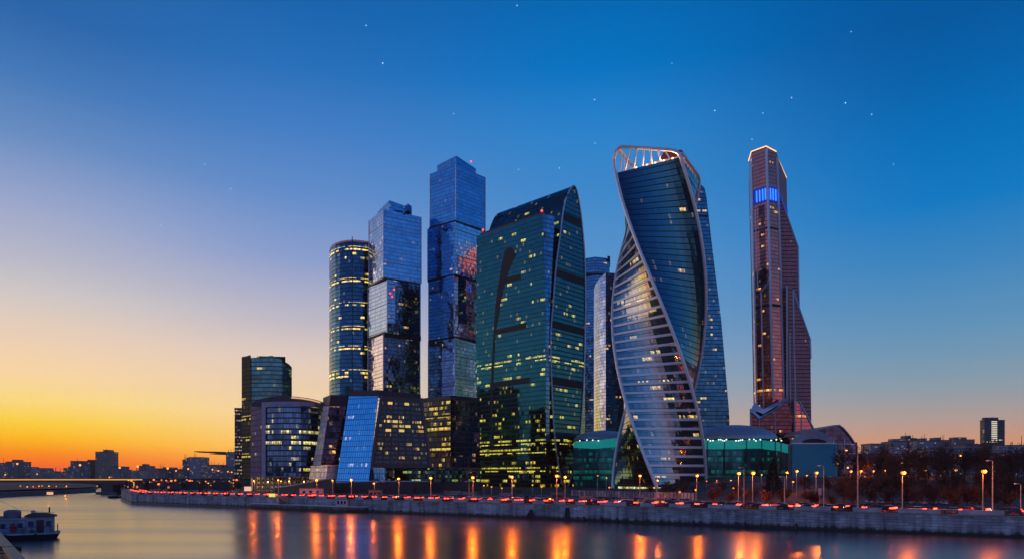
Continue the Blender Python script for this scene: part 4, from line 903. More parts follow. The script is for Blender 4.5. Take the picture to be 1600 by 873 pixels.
# ---- landing stage in front of the embankment
pr = thing('landing_stage', 'low stone landing stage at the water under the curved office', 'pier', (PX(500, 280), 280, 0))
pp = [Vector((PX(575, 271), 271)), Vector((PX(540, 271), 271)), Vector((PX(480, 284.5), 284.5)), Vector((PX(392, 306), 306)), Vector((PX(392, 318), 318)), Vector((PX(580, 282), 282))]
x = MB(); x.prism(pp, -1, 2.1, uv=True); x.build('stone_base', stone('dark_granite', (.17, .17, .19)), pr)
x = MB(); x.prism([p+(Vector((PX(490, 290), 290))-p).normalized()*-.25 for p in pp], 2.1, 2.4); x.build('coping', plain('stage_coping', (.6, .58, .58), .7), pr)
x = MB()
for i in range(3): x.tube([(*pp[i], 3.3), (*pp[i+1], 3.3)], .06, 4)
x.build('handrail', M_pole, pr)
for i in range(3):
    L = (pp[i+1]-pp[i]).length; n = int(L/3)
    for j in range(n): q = pp[i].lerp(pp[i+1], j/n); x = MB(); x.box((q.x, q.y, 2.85), (.12, .12, 1.0)); x.build('railing_post', M_pole, pr)
kc = thing('ticket_cabin', 'small white cabin standing on the landing stage', 'cabin', (PX(535, 276), 276, 2.35))
x = MB(); x.box((PX(535, 276), 276, 3.7), (4.4, 2.4, 2.6)); x.build('wall', plain('cabin_bright', (.6, .6, .62), .5), kc)
x = MB(); x.box((PX(535, 276), 276, 5.1), (4.9, 2.9, .22)); x.build('roof', M_conc, kc)
for dx in (-1.4, 0, 1.3): x = MB(); x.box((PX(535, 276)+dx, 274.77, 3.9), (.8, .08, 1.2)); x.build('window', plain('dark_pane', (.02, .025, .03), .15), kc)
stt = thing('embankment_stair', 'reddish stone stair descending the embankment wall above the landing stage', 'stair', (PX(445, 300), 300, 2))
a, t = at_len(BANK, 0), None
for j in range(14):
    f = j/13; px = 439+13*f; D = 297.5-2*f; z = 5.6-3.0*f
    x_ = PX(px, D); 
    if j == 0: stp = MB()
    stp.box((x_, D-1.2, (z+2.3)/2), (.32, 2.0, z-2.3 if z > 2.4 else .1))
stp.build('steps', plain('reddish_stone', (.3, .16, .13), .8), stt)
# dark fenders, ladders and chutes on the wall
for i, (s0, w_, h_) in enumerate(((0, 3.4, 3.2), (0, 1.6, 4.0), (0, 1.2, 1.4), (0, 1.0, 1.6), (0, 1, 1.3), (0, .9, 1.4), (0, 1, 1.2), (0, .9, 1.6))):
    px = (830, 889, 913, 940, 966, 1084, 1163, 1245)[i]
    best = min((abs(800+F*at_len(BANK, s_/2)[0].x/at_len(BANK, s_/2)[0].y-px), s_/2) for s_ in range(100, 1000))[1]
    p, t = at_len(BANK, best); nn = Vector((t.y, -t.x)); a_ = math.atan2(t.y, t.x); q = p-nn*.6
    x = MB()
    if i == 0:
        x.ring([[(q.x-1.9, q.y, .3), (q.x+1.9, q.y, .3), (q.x+1.9, q.y+.8, .3), (q.x-1.9, q.y+.8, .3)], [(q.x-.9, q.y, 2.0), (q.x+1.3, q.y, 2.0), (q.x+1.3, q.y+.8, 2.0), (q.x-.9, q.y+.8, 2)], [(q.x-.3, q.y+.2, 3.2), (q.x+.7, q.y+.2, 3.2), (q.x+.7, q.y+.7, 3.2), (q.x-.3, q.y+.7, 3.2)]])
        x.build_name = 1; o = x.build('outfall_hood', M_dark); tag(o, 'dark metal hood over an outfall on the wall below the teal tower', 'outfall')
    elif i == 1:
        x.ring([[(q.x-.9, q.y, .3), (q.x+.5, q.y, .3), (q.x+.5, q.y+.6, .3), (q.x-.9, q.y+.6, .3)], [(q.x-.6, q.y+.3, 4.2), (q.x+1.1, q.y+.3, 4.2), (q.x+1.1, q.y+.6, 4.2), (q.x-.6, q.y+.6, 4.2)]])
        o = x.build('wall_chute', M_dark); tag(o, 'tall narrow dark chute fixed to the embankment wall', 'chute')
    else:
        x.cyl(q.x, q.y-.1, .2, .5+h_*.55, w_*.45, w_*.3, 8); x.cyl(q.x, q.y-.1, .5+h_*.55, .7+h_*.6, w_*.42, w_*.2, 8)
        o = x.build('mooring_fender', M_dark); tag(o, 'dark mooring fender at the foot of the embankment wall, %s from the left' % ordinal(i-2), 'fender', 'mooring fenders along the wall')

# ---- street lamps
M_bulb = glow('sodium_globe', (1, .2, .015), 1.9); M_bulb2 = glow('yellow_globe', (1, .5, .08), 1.5)
def lamp(px, py, D, label, power=1200, r=.42, base=None, bulb=None, arm=True, group='orange street lamps', col=(1, .17, .008)):
    p = PP(px, py, D); b0 = gz(p.x, p.y) if base is None else base
    power = power*(1.7 if D < 215 and px > 1150 else 1.0)
    o = thing('street_lamp', label, 'street lamp', (p.x, p.y, b0), group)
    h = p.z
    x = MB(); x.cyl(p.x+.0, p.y+.3, b0, h+.3, .15 if D < 330 else .2, .09, 8); x.build('pole', M_pole, o)
    x = MB(); x.tube([(p.x, p.y+.3, h+.3), (p.x, p.y+.1, h+.55), (p.x, p.y-.15, h+.5)], .07, 5); x.cyl(p.x, p.y-.15, h+.32, h+.52, r*.9, r*.4, 8); x.build('lamp_head', M_dark, o)
    x = MB(); x.ell((p.x, p.y-.15, h), (r, r, r*.85), 10, 7); x.build('lamp_globe', bulb or M_bulb, o, smooth=True)
    if power:
        L_ = bpy.data.lights.new('lamp_light', 'POINT'); L_.energy = power; L_.color = col; L_.shadow_soft_size = .2
        lo = bpy.data.objects.new('lamp_light', L_); COL.objects.link(lo); lo.parent = o; lo.location = Vector((p.x, p.y-.15-r-.35, h-.05))-Vector(o.location)
    return o
def bankD(px):
    best = min((abs(800+F*at_len(BANK, s_)[0].x/at_len(BANK, s_)[0].y-px), s_) for s_ in range(60, 640, 2))[1]
    return at_len(BANK, best)[0].y
PWR = 3000
qual = ['tall pale pole', 'tall pale pole']
ql = [(397, 750.3), (435, 749.6), (495, 749.6), (519.7, 750.3), (549, 749), (584.5, 754.7), (623, 747.4), (673, 746), (739, 745.6), (800, 744.6), (870, 742.6), (883, 744.6),
      (1000, 742.6), (1026.8, 750), (1089, 742.6), (1154.3, 739), (1176.6, 738.5), (1229.5, 737.7), (1245, 735.5), (1275.7, 738), (1411, 738), (1537, 735.8)]
under = ['below the curved office columns, left', 'below the curved office columns, right', 'below the beige leaning flank', 'just right of the beige leaning flank', 'below the bright blue slanted wall', 'low, below the brown window grid, left',
         'below the brown window grid, right', 'below the dark office base, left', 'at the left foot of the teal tower', 'in front of the middle of the teal tower', 'at the right foot of the teal tower, on a tall pole',
         'just right of the teal tower foot', 'at the left foot of the twisted tower', 'low, at the middle of the twisted tower foot', 'at the right foot of the twisted tower', 'left one of the close pair before the green mall', 'right one of the close pair before the green mall',
         'beside the dark conifer, yellowish', 'at the left edge of the teal blue wall', 'in front of the teal blue wall', 'alone above the park trees right of the arched hall', 'farthest right of the tall orange ones']
dd_ = [12, 12, 14, 30, 14, 40, 12, 3, 3, 3, 3, 22, 60, 75, 50, 22, 22, 130, 90, 60, 3, 3]
pw_ = [.5, .6, 1, .4, 1, .4, 1.2, 1, 1.2, 1.2, 1.2, .9, 1.6, .7, .9, .9, .8, 1.0, 1.0, 1.0, 1.0, 1.0]
for (px, py), un, d_, pk in zip(ql, under, dd_, pw_):
    lamp(px, py, bankD(px)+d_, 'lit orange street lamp '+un, PWR*pk, .48 if pk < .8 else .6)
far = [(1146, 762, 260), (1087, 764.6, 262), (1239, 752, 300), (1260.5, 742.5, 330), (1323.7, 730, 420), (1329.6, 736, 400), (1322, 703, 520), (1439, 712, 430), (1500, 711, 480), (1567, 709.5, 430), (1409, 723, 420), (1345, 735.5, 400),
       (1364, 735.5, 400), (1383, 735, 410), (1445, 734, 380), (1475, 736.5, 390), (1494, 734, 380), (1552, 735, 360), (934, 742.6, 420), (947.7, 746, 420), (1190, 741, 380), (1212, 742, 430), (1300, 744, 420), (1352, 744, 380), (1449, 743, 360), (1469, 742.5, 370), (1530, 711, 480),
       (756, 758, 360), (768, 760, 350), (784, 762, 340), (832, 757, 380), (846, 760, 340), (952, 761, 310), (1104, 751, 420), (1120, 750, 450), (1142, 750, 440), (1165, 748, 440), (1062, 768, 262)]
for i, (px, py, D) in enumerate(sorted(far)):
    big = py < 737 and px > 1300
    lamp(px, py, D, 'small distant lit lamp, %s from the left of the small ones behind the road' % ordinal(i), PWR*.6 if big else (500 if 1110 < px else 0), .75 if big else .42, bulb=M_bulb if i % 3 else M_bulb2, group='small distant lamps')
for i, (px, py, D) in enumerate(((1551, 720, 168), (1340, 695, 177), (1287, 728, 181), (1162.5, 731, 205), (1595, 756, 168), (1226, 745, 200), (1026, 745, 222), (733, 752, 270))):
    p = PP(px, py, D); o = thing('unlit_lamp_post', 'unlit pale lamp post by the embankment road, %s from the left of the unlit ones' % ordinal(sorted([1551, 1340, 1287, 1162.5, 1595, 1226, 1026, 733]).index(px)), 'lamp post', (p.x, p.y, GZ), 'unlit lamp posts')
    x = MB(); x.cyl(p.x, p.y, GZ, p.z, .17, .1, 8); x.build('pole', M_pole, o)
    x = MB(); x.tube([(p.x, p.y, p.z), (p.x-.5, p.y, p.z+.25), (p.x-1.1, p.y, p.z+.2)], .09, 5); x.build('lamp_arm', M_pole, o)
    x = MB(); x.ell((p.x-1.3, p.y, p.z+.15), (.45, .22, .14), 8, 5); x.build('lamp_head', M_white, o)

# ---- road signs by the park
for px, py0, py1, lab in ((1370, 768, 775, 'white rectangular road sign on a post at the edge of the park trees'), (1281, 762, 773, 'pale square road sign beside the pole in front of the teal blue wall')):
    D = 200; p = PP(px, py0, D); o = thing('road_sign', lab, 'road sign', (p.x, p.y, GZ))
    x = MB(); x.cyl(p.x, p.y, GZ, PZ(py0, D), .08, n=6); x.build('post', M_pole, o)
    x = MB(); x.box((p.x, p.y-.12, (PZ(py0, D)+PZ(py1, D))/2), (1.3 if px > 1300 else .9, .06, (py1-py0)/F*D)); x.build('sign_panel', plain('sign_face', (.5, .42, .4), .5), o)

# ---- cars
M_tyre = plain('tyre', (.015, .015, .015), .8); M_rim = plain('rim', (.3, .3, .3), .3, .8); M_cg = plain('car_glass', (.01, .012, .015), .08)
M_tail = glow('tail_light', (1, .028, .010), 20); M_tail.cycles.emission_sampling = 'FRONT_BACK'; M_head = glow('head_light', (1, .85, .6), 5)
def make_car(mat, label, lit, group):
    o = thing('car', label, 'car', (0, 0, 0), group)
    x = MB(); prof_ = [(-2.2, .35), (-2.25, .75), (-2.15, .98), (-1.75, 1.02), (1.05, .98), (2.05, .82), (2.25, .6), (2.2, .35)]
    x.ring([[(a, s_, b_) for a, b_ in prof_] for s_ in (-.86, .86)]); x.build('body', mat, o)
    x = MB(); x.ring([[(-1.75, -.8, .99), (1.05, -.8, .96), (1.05, .8, .96), (-1.75, .8, .99)], [(-1.25, -.66, 1.42), (.25, -.66, 1.44), (.25, .66, 1.44), (-1.25, .66, 1.42)]]); x.build('cabin_glass', M_cg, o)
    x = MB(); x.box((-.5, 0, 1.45), (1.6, 1.3, .05)); x.build('roof', mat, o)
    for a in (-1.35, 1.4):
        for s_ in (-1, 1):
            x = MB(); x.ring([[(a+.33*math.cos(q*.628), s_*(.74), .33+.33*math.sin(q*.628)) for q in range(10)], [(a+.33*math.cos(q*.628), s_*.9, .33+.33*math.sin(q*.628)) for q in range(10)]]); w_ = x.build('wheel', M_tyre, o)
            x = MB(); x.ring([[(a+.19*math.cos(q*.785), s_*(.89), .33+.19*math.sin(q*.785)) for q in range(8)], [(a+.19*math.cos(q*.785), s_*.92, .33+.19*math.sin(q*.785)) for q in range(8)]]); r_ = x.build('rim', M_rim, w_)
    for s_ in (-1, 1):
        x = MB(); x.box((-2.02, s_*.66, .82), (.7, .52, .3)); x.build('tail_light', M_tail if lit else plain('tail_off', (.2, .01, .01), .3), o)
        x = MB(); x.box((2.18, s_*.62, .68), (.14, .4, .16)); x.build('headlight', M_head if lit else plain('head_off', (.5, .5, .5), .2), o)
    return o
paints = [('dark', plain('paint_dark', (.02, .02, .024), .3, .3)), ('silver', plain('paint_silver', (.4, .4, .42), .3, .6)), ('white', plain('paint_white', (.65, .65, .65), .3)), ('red', plain('paint_red', (.35, .02, .02), .3)), ('dark blue', plain('paint_blue', (.02, .04, .14), .3))]
protos = [(n_, make_car(m_, n_+' car with glowing red tail lights in the traffic along the embankment road', True, n_+' cars in the embankment traffic')) for n_, m_ in paints]
protos = [(n_, o, kids_of(o), [True]) for n_, o in protos]
random.seed(5)
def place(pr_, loc, rz, label=None, group=None):
    n_, o, kids, first = pr_
    if first[0]: first[0] = False; o.location = loc; o.rotation_euler = (0, 0, rz); c = o
    else: c = copy_of(o, kids, loc, rz)
    if label: c['label'] = label
    if group: c['group'] = group
    return c
for lane, dr in ((5.8, 1), (10.0, 1), (14.2, 1), (18.4, -1)):
    s_ = 352+random.random()*6; ci = 0
    while s_ < (830 if lane < 12 else 700):
        p, t = at_len(BANK, s_); nn = Vector((t.y, -t.x)); q = p+nn*lane
        rz = math.atan2(t.y, t.x)+(0 if dr > 0 else math.pi)
        k = random.choices(protos, (5, 3, 2, 1, 2))[0]; place(k, (q.x, q.y, GZ+.015), rz, '%s car with lit tail lights, %s from right in the %s' % (k[0], ordinal(ci), {5.8: 'lane nearest the water', 10.0: 'second lane from water', 14.2: 'third lane from water', 18.4: 'lane farthest from water'}[lane])); ci += 1
        s_ += random.uniform(5.4, 7.6) if lane < 8 else random.uniform(6.5, 9) if lane < 16 else random.uniform(14, 30)
parked = [(n_, make_car(m_, n_+' parked car', False, n_+' parked cars')) for n_, m_ in paints[:3]]
parked = [(n_, o, kids_of(o), [True]) for n_, o in parked]
rows_ = [((PX(640, 300), 300), (PX(860, 268), 268), 24, 'in the row before the teal tower'), ((PX(905, 262), 262), (PX(1080, 232), 232), 20, 'in the row before the twisted tower'),
         ((PX(225, 470), 455), (PX(375, 380), 380), 20, 'in the far row left of the curved office'), ((PX(1350, 232), 232), (PX(1500, 218), 218), 9, 'among the park trees right of the arched hall')]
for a, b_, n_, where in rows_:
    a, b_ = Vector(a), Vector(b_)
    for i in range(n_):
        p = a.lerp(b_, (i+.5)/n_)+Vector((random.uniform(-.6, .6), random.uniform(-1, 1)))
        k = random.choice(parked); place(k, (p.x, p.y, gz(p.x, p.y)+.02), random.choice((R(70), R(-110), R(80)))+random.uniform(-.1, .1), '%s parked car, %s from the left %s' % (k[0], ordinal(i), where), '%s parked cars %s' % (k[0], where))

# ---- trees
M_twig = plain('twig_brown', (.085, .042, .024), .9, 0, .5, .6); M_twig2 = plain('twig_rust', (.15, .065, .03), .9, 0, .45, .6); M_fir = plain('fir_needles', (.012, .022, .014), .9, 0, .4, .8)
def rv(): 
    while True:
        v = Vector((random.uniform(-1, 1), random.uniform(-1, 1), random.uniform(-1, 1)))
        if .05 < v.length < 1: return v.normalized()
def make_tree(seed, mat, label, H_=11, spread=4.2, leaves=2600):
    random.seed(seed); o = thing('tree', label, 'tree', (0, 0, 0), 'trees in the riverside park')
    tr = MB(); cr = MB(); tips = []
    tr.tube([(0, 0, 0), (.1, 0, H_*.2), (.05, .1, H_*.4), (0, 0, H_*.62)], .2, 6, rr=[.26, .2, .15, .08])
    for i in range(11):
        a = random.uniform(0, 6.28); z0 = H_*random.uniform(.22, .58); ln = spread*random.uniform(.65, 1.05)
        p = [Vector((0, 0, z0))]; d = Vector((math.cos(a), math.sin(a), random.uniform(.5, 1.5))).normalized()
        for k in range(4): d = (d+rv()*.22+Vector((0, 0, .1))).normalized(); p.append(p[-1]+d*ln/3.4)
        tr.tube(p, .1, 5, rr=[.12, .09, .065, .045, .02])
        for k in range(9):
            q = random.choice(p[1:]); dd = (d*.6+rv()).normalized(); e = q+dd*random.uniform(.8, 2.0); cr.tube([q, (q+e)/2+rv()*.12, e], .03, 3); tips += [e, (q+e)/2]
            for kk in range(3):
                f = e+(dd+rv()*.9).normalized()*random.uniform(.4, 1.1); cr.tube([e, f], .018, 3); tips.append(f)
    for i in range(leaves):
        c = random.choice(tips)+rv()*random.uniform(.05, .75); u = rv()*random.uniform(.14, .34); v = rv()*random.uniform(.08, .17)
        cr.face([c-u, c+v, c+u, c-v])
    tr.build('trunk', M_bark, o); cr.build('crown', mat, o); return o
def make_fir():
    random.seed(99); o = thing('conifer', 'tall dark conifer standing in front of the emerald green mall', 'conifer', (0, 0, 0))
    x = MB(); x.cyl(0, 0, 0, 15.2, .28, .05, 7); x.build('trunk', M_bark, o); x = MB()
    for i in range(6500):
        f = random.random()**.7; z = 1.5+14*(1-f); r_ = (.25+4.1*f)*random.uniform(.35, 1.06)*(1+.14*math.sin(z*3.1)); a = random.uniform(0, 6.28)
        c = Vector((r_*math.cos(a), r_*math.sin(a), z-.13*r_+random.uniform(-.2, .2))); d = Vector((math.cos(a), math.sin(a), -.35))*random.uniform(.25, .5); w_ = rv()*.13
        x.face([c-w_, c+d, c+w_, c-d*.4])
    x.build('crown', M_fir, o); return o
tp_ = [make_tree(1, M_twig, 't', 11, 4.8), make_tree(2, M_twig, 't', 12, 4.6), make_tree(3, M_twig2, 't', 9, 4.4, 3000), make_tree(4, M_twig, 't', 13, 5.6, 3200), make_tree(5, M_twig2, 't', 8, 3.8, 3000)]
names_ = ['dark brown bare tree', 'dark brown bare tree', 'rust brown tree', 'broad dark bare tree', 'small rust brown tree']
tpk = [[o, kids_of(o), True] for o in tp_]
def put_tree(k, x_, y_, sc, label):
    e = tpk[k]; z = gz(x_, y_)-.1
    if e[2]: e[2] = False; c = e[0]; c.location = (x_, y_, z); c.scale = (sc, sc, sc); c['label'] = label
    else: c = copy_of(e[0], e[1], (x_, y_, z), random.uniform(0, 6.28), label, (sc, sc, sc))
    c.rotation_euler = (0, 0, random.uniform(0, 6.28)); return c
random.seed(21)
trows = [('front row behind the road', 26, 30, [1112, 1138, 1165, 1200, 1222, 1262, 1283, 1306, 1330, 1352, 1385, 1412, 1432, 1460, 1488, 1512, 1533, 1560, 1585, 1603], (.55, .78)),
         ('second row of the park', 52, 66, [1120, 1150, 1182, 1232, 1252, 1280, 1312, 1340, 1362, 1392, 1420, 1446, 1472, 1500, 1526, 1552, 1578, 1600], (.7, .95)),
         ('third row of the park', 95, 120, [1135, 1255, 1292, 1325, 1350, 1378, 1402, 1428, 1452, 1478, 1503, 1530, 1555, 1582, 1606], (.85, 1.1)),
         ('fourth row of the park', 160, 190, [1318, 1345, 1368, 1392, 1415, 1437, 1462, 1485, 1510, 1534, 1558, 1580, 1602], (1.15, 1.5)),
         ('back row of the park', 225, 260, [1360, 1380, 1402, 1423, 1444, 1466, 1488, 1510, 1530, 1550, 1570, 1590, 1608], (1.3, 1.65))]
for row, d0, d1, xs, (s0, s1) in trows:
    for i, px in enumerate(xs):
        D = bankD(min(px, 1600))+random.uniform(d0, d1); px += random.uniform(-7, 7); x_ = PX(px, D)
        k = random.choice((2, 4, 0, 1)) if d0 < 60 else random.choice((0, 1, 3, 0, 3, 2))
        sc = random.uniform(s0, s1)*(.9 if px < 1330 and d0 > 50 else 1.0)
        if px < 1310 and d0 > 20: sc *= .75
        put_tree(k, x_, D, sc, '%s, %s from the left in the %s' % (names_[k], ordinal(i), row))
fir = make_fir(); fir.location = (PX(1208, 300), 300, GZ); fir.scale = (1.15, 1.15, 1.1)
for i, (px, D, sc) in enumerate(((1040, 330, .7), (1052, 325, .6), (1066, 320, .75), (1018, 335, .5), (905, 340, .4), (700, 345, .45), (738, 338, .4), (812, 340, .35), (648, 335, .45), (600, 330, .35), (1085, 312, .5))):
    put_tree(random.choice((0, 1, 2)), PX(px, D), D, sc, 'low bare tree, %s from the left of those at the feet of the towers' % ordinal(sorted([1040, 1052, 1066, 1018, 905, 700, 738, 812, 648, 600, 1085]).index(px)))

# ---- distant city
def fblock(name, label, x0, x1, yt, D, mat, group=None, depth=40, base=GZ, roofbox=None, notch=False, cat='building'):
    xa, xb = PX(x0, D), PX(x1, D); zt_ = PZ(yt, D)
    o = thing(name, label, cat, ((xa+xb)/2, D, base), group)
    x = MB(); x.prism([(xa, D), (xb, D), (xb, D+depth), (xa, D+depth)], base, zt_); x.build('wall', mat, o)
    x = MB(); x.box(((xa+xb)/2, D+depth/2, zt_+.5), (xb-xa+1, depth+1, 1.0)); x.build('roof', M_roof, o)
    if roofbox:
        w_ = (xb-xa)*roofbox; x = MB(); x.box(((xa+xb)/2+random.uniform(-.2, .2)*(xb-xa), D+depth/2, zt_+3), (w_, depth*.5, 4.5)); x.build('roof_box', mat, o)
    rq = random.Random(int(x0*7+x1))
    for q in range(rq.choice((0, 1, 2, 3)) if D < 1900 else 0):
        ax = xa+(xb-xa)*rq.uniform(.1, .9); x = MB(); x.cyl(ax, D+4, zt_+.9, zt_+rq.uniform(5, 13), .45, .25, 5); x.build('antenna', M_dark, o)
    return o
far_kw = dict(metal=0, lmetal=0, rough=.5, lrough=.8, tilt=0, var=.25)
M_far = [facade('far_wall_%d' % i, t, 3.2, 3.4, .4, .45, l, .10, (1, .45, .15), (1, .7, .4), .6, seed=140+i, group=1, **far_kw) for i, (t, l) in
         enumerate((((.10, .09, .12), (.30, .25, .28)), ((.08, .08, .10), (.22, .19, .22)), ((.12, .12, .15), (.42, .38, .42)), ((.10, .09, .10), (.34, .24, .22))))]
fl = [(-6, 9, 723), (9, 28, 721), (30, 39, 730), (39, 53, 732), (55, 66, 731), (66, 78, 736), (78, 95, 737), (99, 110, 731), (110, 126, 720), (126.5, 140.5, 721), (140.5, 148, 734), (149, 168, 705.5), (172, 185, 728.6), (188, 201, 736),
      (205, 217, 735), (217, 229, 727.5), (230, 247, 731.5), (248, 257, 733), (259, 265, 730), (266, 274, 736), (274, 285, 732.6), (285, 294, 718), (294.5, 314, 714), (315, 325, 735), (325, 345, 726), (345, 352, 730), (353, 368, 706)]
for i, (a, b_, y_) in enumerate(fl):
    D = random.Random(i).choice((1500, 1650, 1800, 1400)) if y_ > 724 else 1450
    tall = 'tall tower block' if y_ < 715 else ('wide slab block' if b_-a > 15 else 'low block')
    fblock('apartment_block', 'distant hazy purple %s on the left skyline, %s from the left' % (tall, ordinal(i)), a, b_, y_, D, M_far[i % 4] if i < 26 else M_far[2], 'distant blocks on the left skyline', 40, roofbox=.4 if i % 2 else None, cat='apartment block')
random.seed(31)
xs = -10; i = 0
while xs < 378:
    w_ = random.uniform(12, 26); fblock('low_building', 'very distant low roofline block on the left horizon, %s from the left' % ordinal(i), xs, xs+w_-.3, random.uniform(737.5, 741.5), 2300+random.uniform(0, 200), M_far[random.randrange(2)], 'distant low roofline blocks', 60, cat='building'); xs += w_; i += 1
rr = [(1345, 1392, 709, 900, 'long low grey building above the park beside the arched hall', M_far[0], None), (1360, 1393, 693, 1100, 'pale slab block, leftmost on the right skyline', M_far[2], None),
      (1393, 1416, 689.5, 1080, 'white and dark balcony block left of the highest roof on the right skyline', M_far[2], .4), (1415, 1432, 684.5, 1120, 'highest roofed block of the wide group on the right skyline', M_far[1], .5), (1432, 1459, 688.5, 1100, 'middle section of the wide block on the right skyline', M_far[2], .3),
      (1459, 1486.5, 687.5, 1100, 'right end section of the wide block on the right skyline', M_far[0], .35), (1490, 1523, 686.5, 1250, 'flat block with reddish roof lights right of the wide block', M_far[3], .6),
      (1452, 1510, 701, 800, 'long low pale building in front of the wide block', M_far[2], None), (1508, 1560, 694, 860, 'long low building with a lit window row under the slim tower', M_far[0], None), (1560, 1625, 695.5, 840, 'long low building at the right edge of the picture', M_far[2], None)]
for a, b_, y_, D, lab, mt_, rb_ in rr: fblock('apartment_block' if D > 1000 else 'low_building', lab, a, b_, y_, D, mt_, None, 30, roofbox=rb_)
ot = fblock('office_tower', 'lone office tower with a bright column of lit windows on the right skyline', 1538, 1570, 656, 1300, facade('lone_tower_glass', (.05, .09, .12), 3.6, 2.6, .1, .25, (.03, .05, .07), .07, (1, .6, .3), (1, .85, .6), .9, seed=160, tilt=0, metal=.2, rough=.3, lmetal=0), None, 12, cat='office tower')
x = MB(); x.box((PX(1554, 1300), 1312, PZ(653, 1300)), (26, 8, 5)); x.build('roof_box', M_roof, ot)
for j in range(12): x = MB(); x.box((PX(1553.5, 1300), 1299.7, PZ(658+j*2.9, 1300)), (10.5, .5, 1.9)); x.build('lit_window', glow('lit_pale_window', (1, .85, .6), .85), ot)

# ---- far bridge
br = thing('river_bridge', 'low road bridge across the river with a yellow lit railing', 'bridge', (PX(155, 553), 553, 0))
ba, bb = Vector((-720, 508)), Vector((-180, 592)); bd = (bb-ba).normalized(); bn = Vector((-bd.y, bd.x))
def bpt(s_, w_, z): p = ba+bd*s_+bn*w_; return (p.x, p.y, z)
BL = (bb-ba).length; pierS = (Vector((-334, 553))-ba).dot(bd)
rings_ = []
for i in range(61):
    s_ = BL*i/60; d_ = min(abs(s_-pierS), abs(s_-pierS+190), abs(s_-pierS-120)); th = 1.6+3.0*max(0, 1-d_/48)**2
    rings_.append([bpt(s_, 0, 11.6-th), bpt(s_, 0, 11.6), bpt(s_, 16, 11.6), bpt(s_, 16, 11.6-th)])
x = MB(); x.ring(rings_); x.build('deck', plain('bridge_concrete', (.12, .09, .085), .8), br)
x = MB(); x.ring([[bpt(0, -.3, 11.7), bpt(0, .1, 11.7), bpt(0, .1, 12.5), bpt(0, -.3, 12.5)], [bpt(BL*.76, -.3, 11.7), bpt(BL*.76, .1, 11.7), bpt(BL*.76, .1, 12.5), bpt(BL*.76, -.3, 12.5)]]); x.build('lit_railing', glow('yellow_railing_light', (1, .42, .03), .95), br)
x = MB(); x.ring([[bpt(0, 15.8, 11.7), bpt(0, 16.1, 11.7), bpt(0, 16.1, 12.7), bpt(0, 15.8, 12.7)], [bpt(BL, 15.8, 11.7), bpt(BL, 16.1, 11.7), bpt(BL, 16.1, 12.7), bpt(BL, 15.8, 12.7)]]); x.build('rear_railing', M_dark, br)
for s0 in (pierS, pierS-190):
    x = MB(); c = Vector(bpt(s0, 8, 0)); x.box((c.x, c.y, 4), (9, 18, 9), math.atan2(bd.y, bd.x)); x.build('pier_shaft', plain('bridge_concrete', (.12, .09, .085), .8), br)
    x = MB(); x.box((c.x, c.y, .6), (16, 22, 2.6), math.atan2(bd.y, bd.x)); x.build('pier_footing', plain('pier_stone', (.14, .13, .13), .8), br)
i = 0
for s_ in [BL*.02+q*BL*.055 for q in range(18)]:
    if s_ < BL*.5 and i % 2: i += 1; continue
    p = bpt(s_, 8, 11.6); px = 800+F*p[0]/p[1]
    if px > 372: break
    if px > 200: lamp(px, 750.5, p[1], 'small orange lamp on the bridge approach, %s from the left' % ordinal(i), 1500, .75, base=9, group='lamps on the bridge approach')
    i += 1
random.seed(77)
for i in range(44):
    px = 200+i*3.95+random.uniform(-1.5, 1.5); D = random.uniform(440, 560)
    lamp(px, random.choice((random.uniform(748.5, 751.5), random.uniform(751, 761))), D, 'tiny orange lamp in the dense row left of the curved office, %s from the left' % ordinal(i), 0, random.uniform(.4, .85), bulb=random.choice((M_bulb, M_bulb, M_bulb2)), group='tiny lamps left of the curved office')
for i, px in enumerate((32, 43, 52, 61, 66, 77, 88, 104, 152)):
    lamp(px, 759+random.uniform(-.6, .6), 600 if px < 140 else 560, 'tiny orange lamp on the far shore beneath the bridge, %s from the left' % ordinal(i), 700 if i % 2 else 0, .5, group='lamps on the shore beneath the bridge')
# illuminated advert boards near the bridge
for px, py, D, w_, h_, c_, lab in ((213, 756, 470, 3.6, 2.2, (1, .85, .2), 'yellow lit board near the right end of the bridge'), (78, 770, 500, 4.6, 2.0, (1, .5, .25), 'dim orange lit board at the water on the far left shore'), (425, 773, 300, 2.8, 1.5, (1, .8, .1), 'yellow lit board on the embankment edge left of the landing stage'), (387, 763, 400, 4, 2.6, (1, .55, .4), 'pinkish lit kiosk sign under the slab tower')):
    p = PP(px, py, D); o = thing('lit_board', lab, 'lit board', (p.x, p.y, GZ)); x = MB(); x.box((p.x, p.y, p.z), (w_, .3, h_)); x.build('lit_panel', glow('board_%d' % px, c_, .9), o)
    x = MB(); x.box((p.x, p.y+.1, (GZ-1+p.z-h_/2)/2), (.25, .25, max(.3, p.z-h_/2-GZ+1))); x.build('post', M_dark, o)
# street clutter: kiosks and huts left of the curved office
random.seed(41)
for i in range(12):
    px = 222+i*13+random.uniform(-3, 3); D = random.uniform(410, 520); w_ = random.uniform(5, 11); h_ = random.uniform(3, 7); p = PX(px, D)
    o = thing('roadside_hut', 'small dark roadside building left of the curved office, %s from the left' % ordinal(i), 'hut', (p, D, GZ), 'roadside buildings')
    x = MB(); x.box((p, D, GZ+h_/2), (w_, 6, h_)); x.build('wall', facade('hut_wall', (.05, .05, .05), 3, 1.8, .3, .4, (.06, .05, .055), .12, (1, .3, .06), (1, .5, .2), .8, seed=170, group=1, **far_kw), o)
    x = MB(); x.box((p, D, GZ+h_+.15), (w_+.6, 6.6, .3)); x.build('roof', M_roof, o)

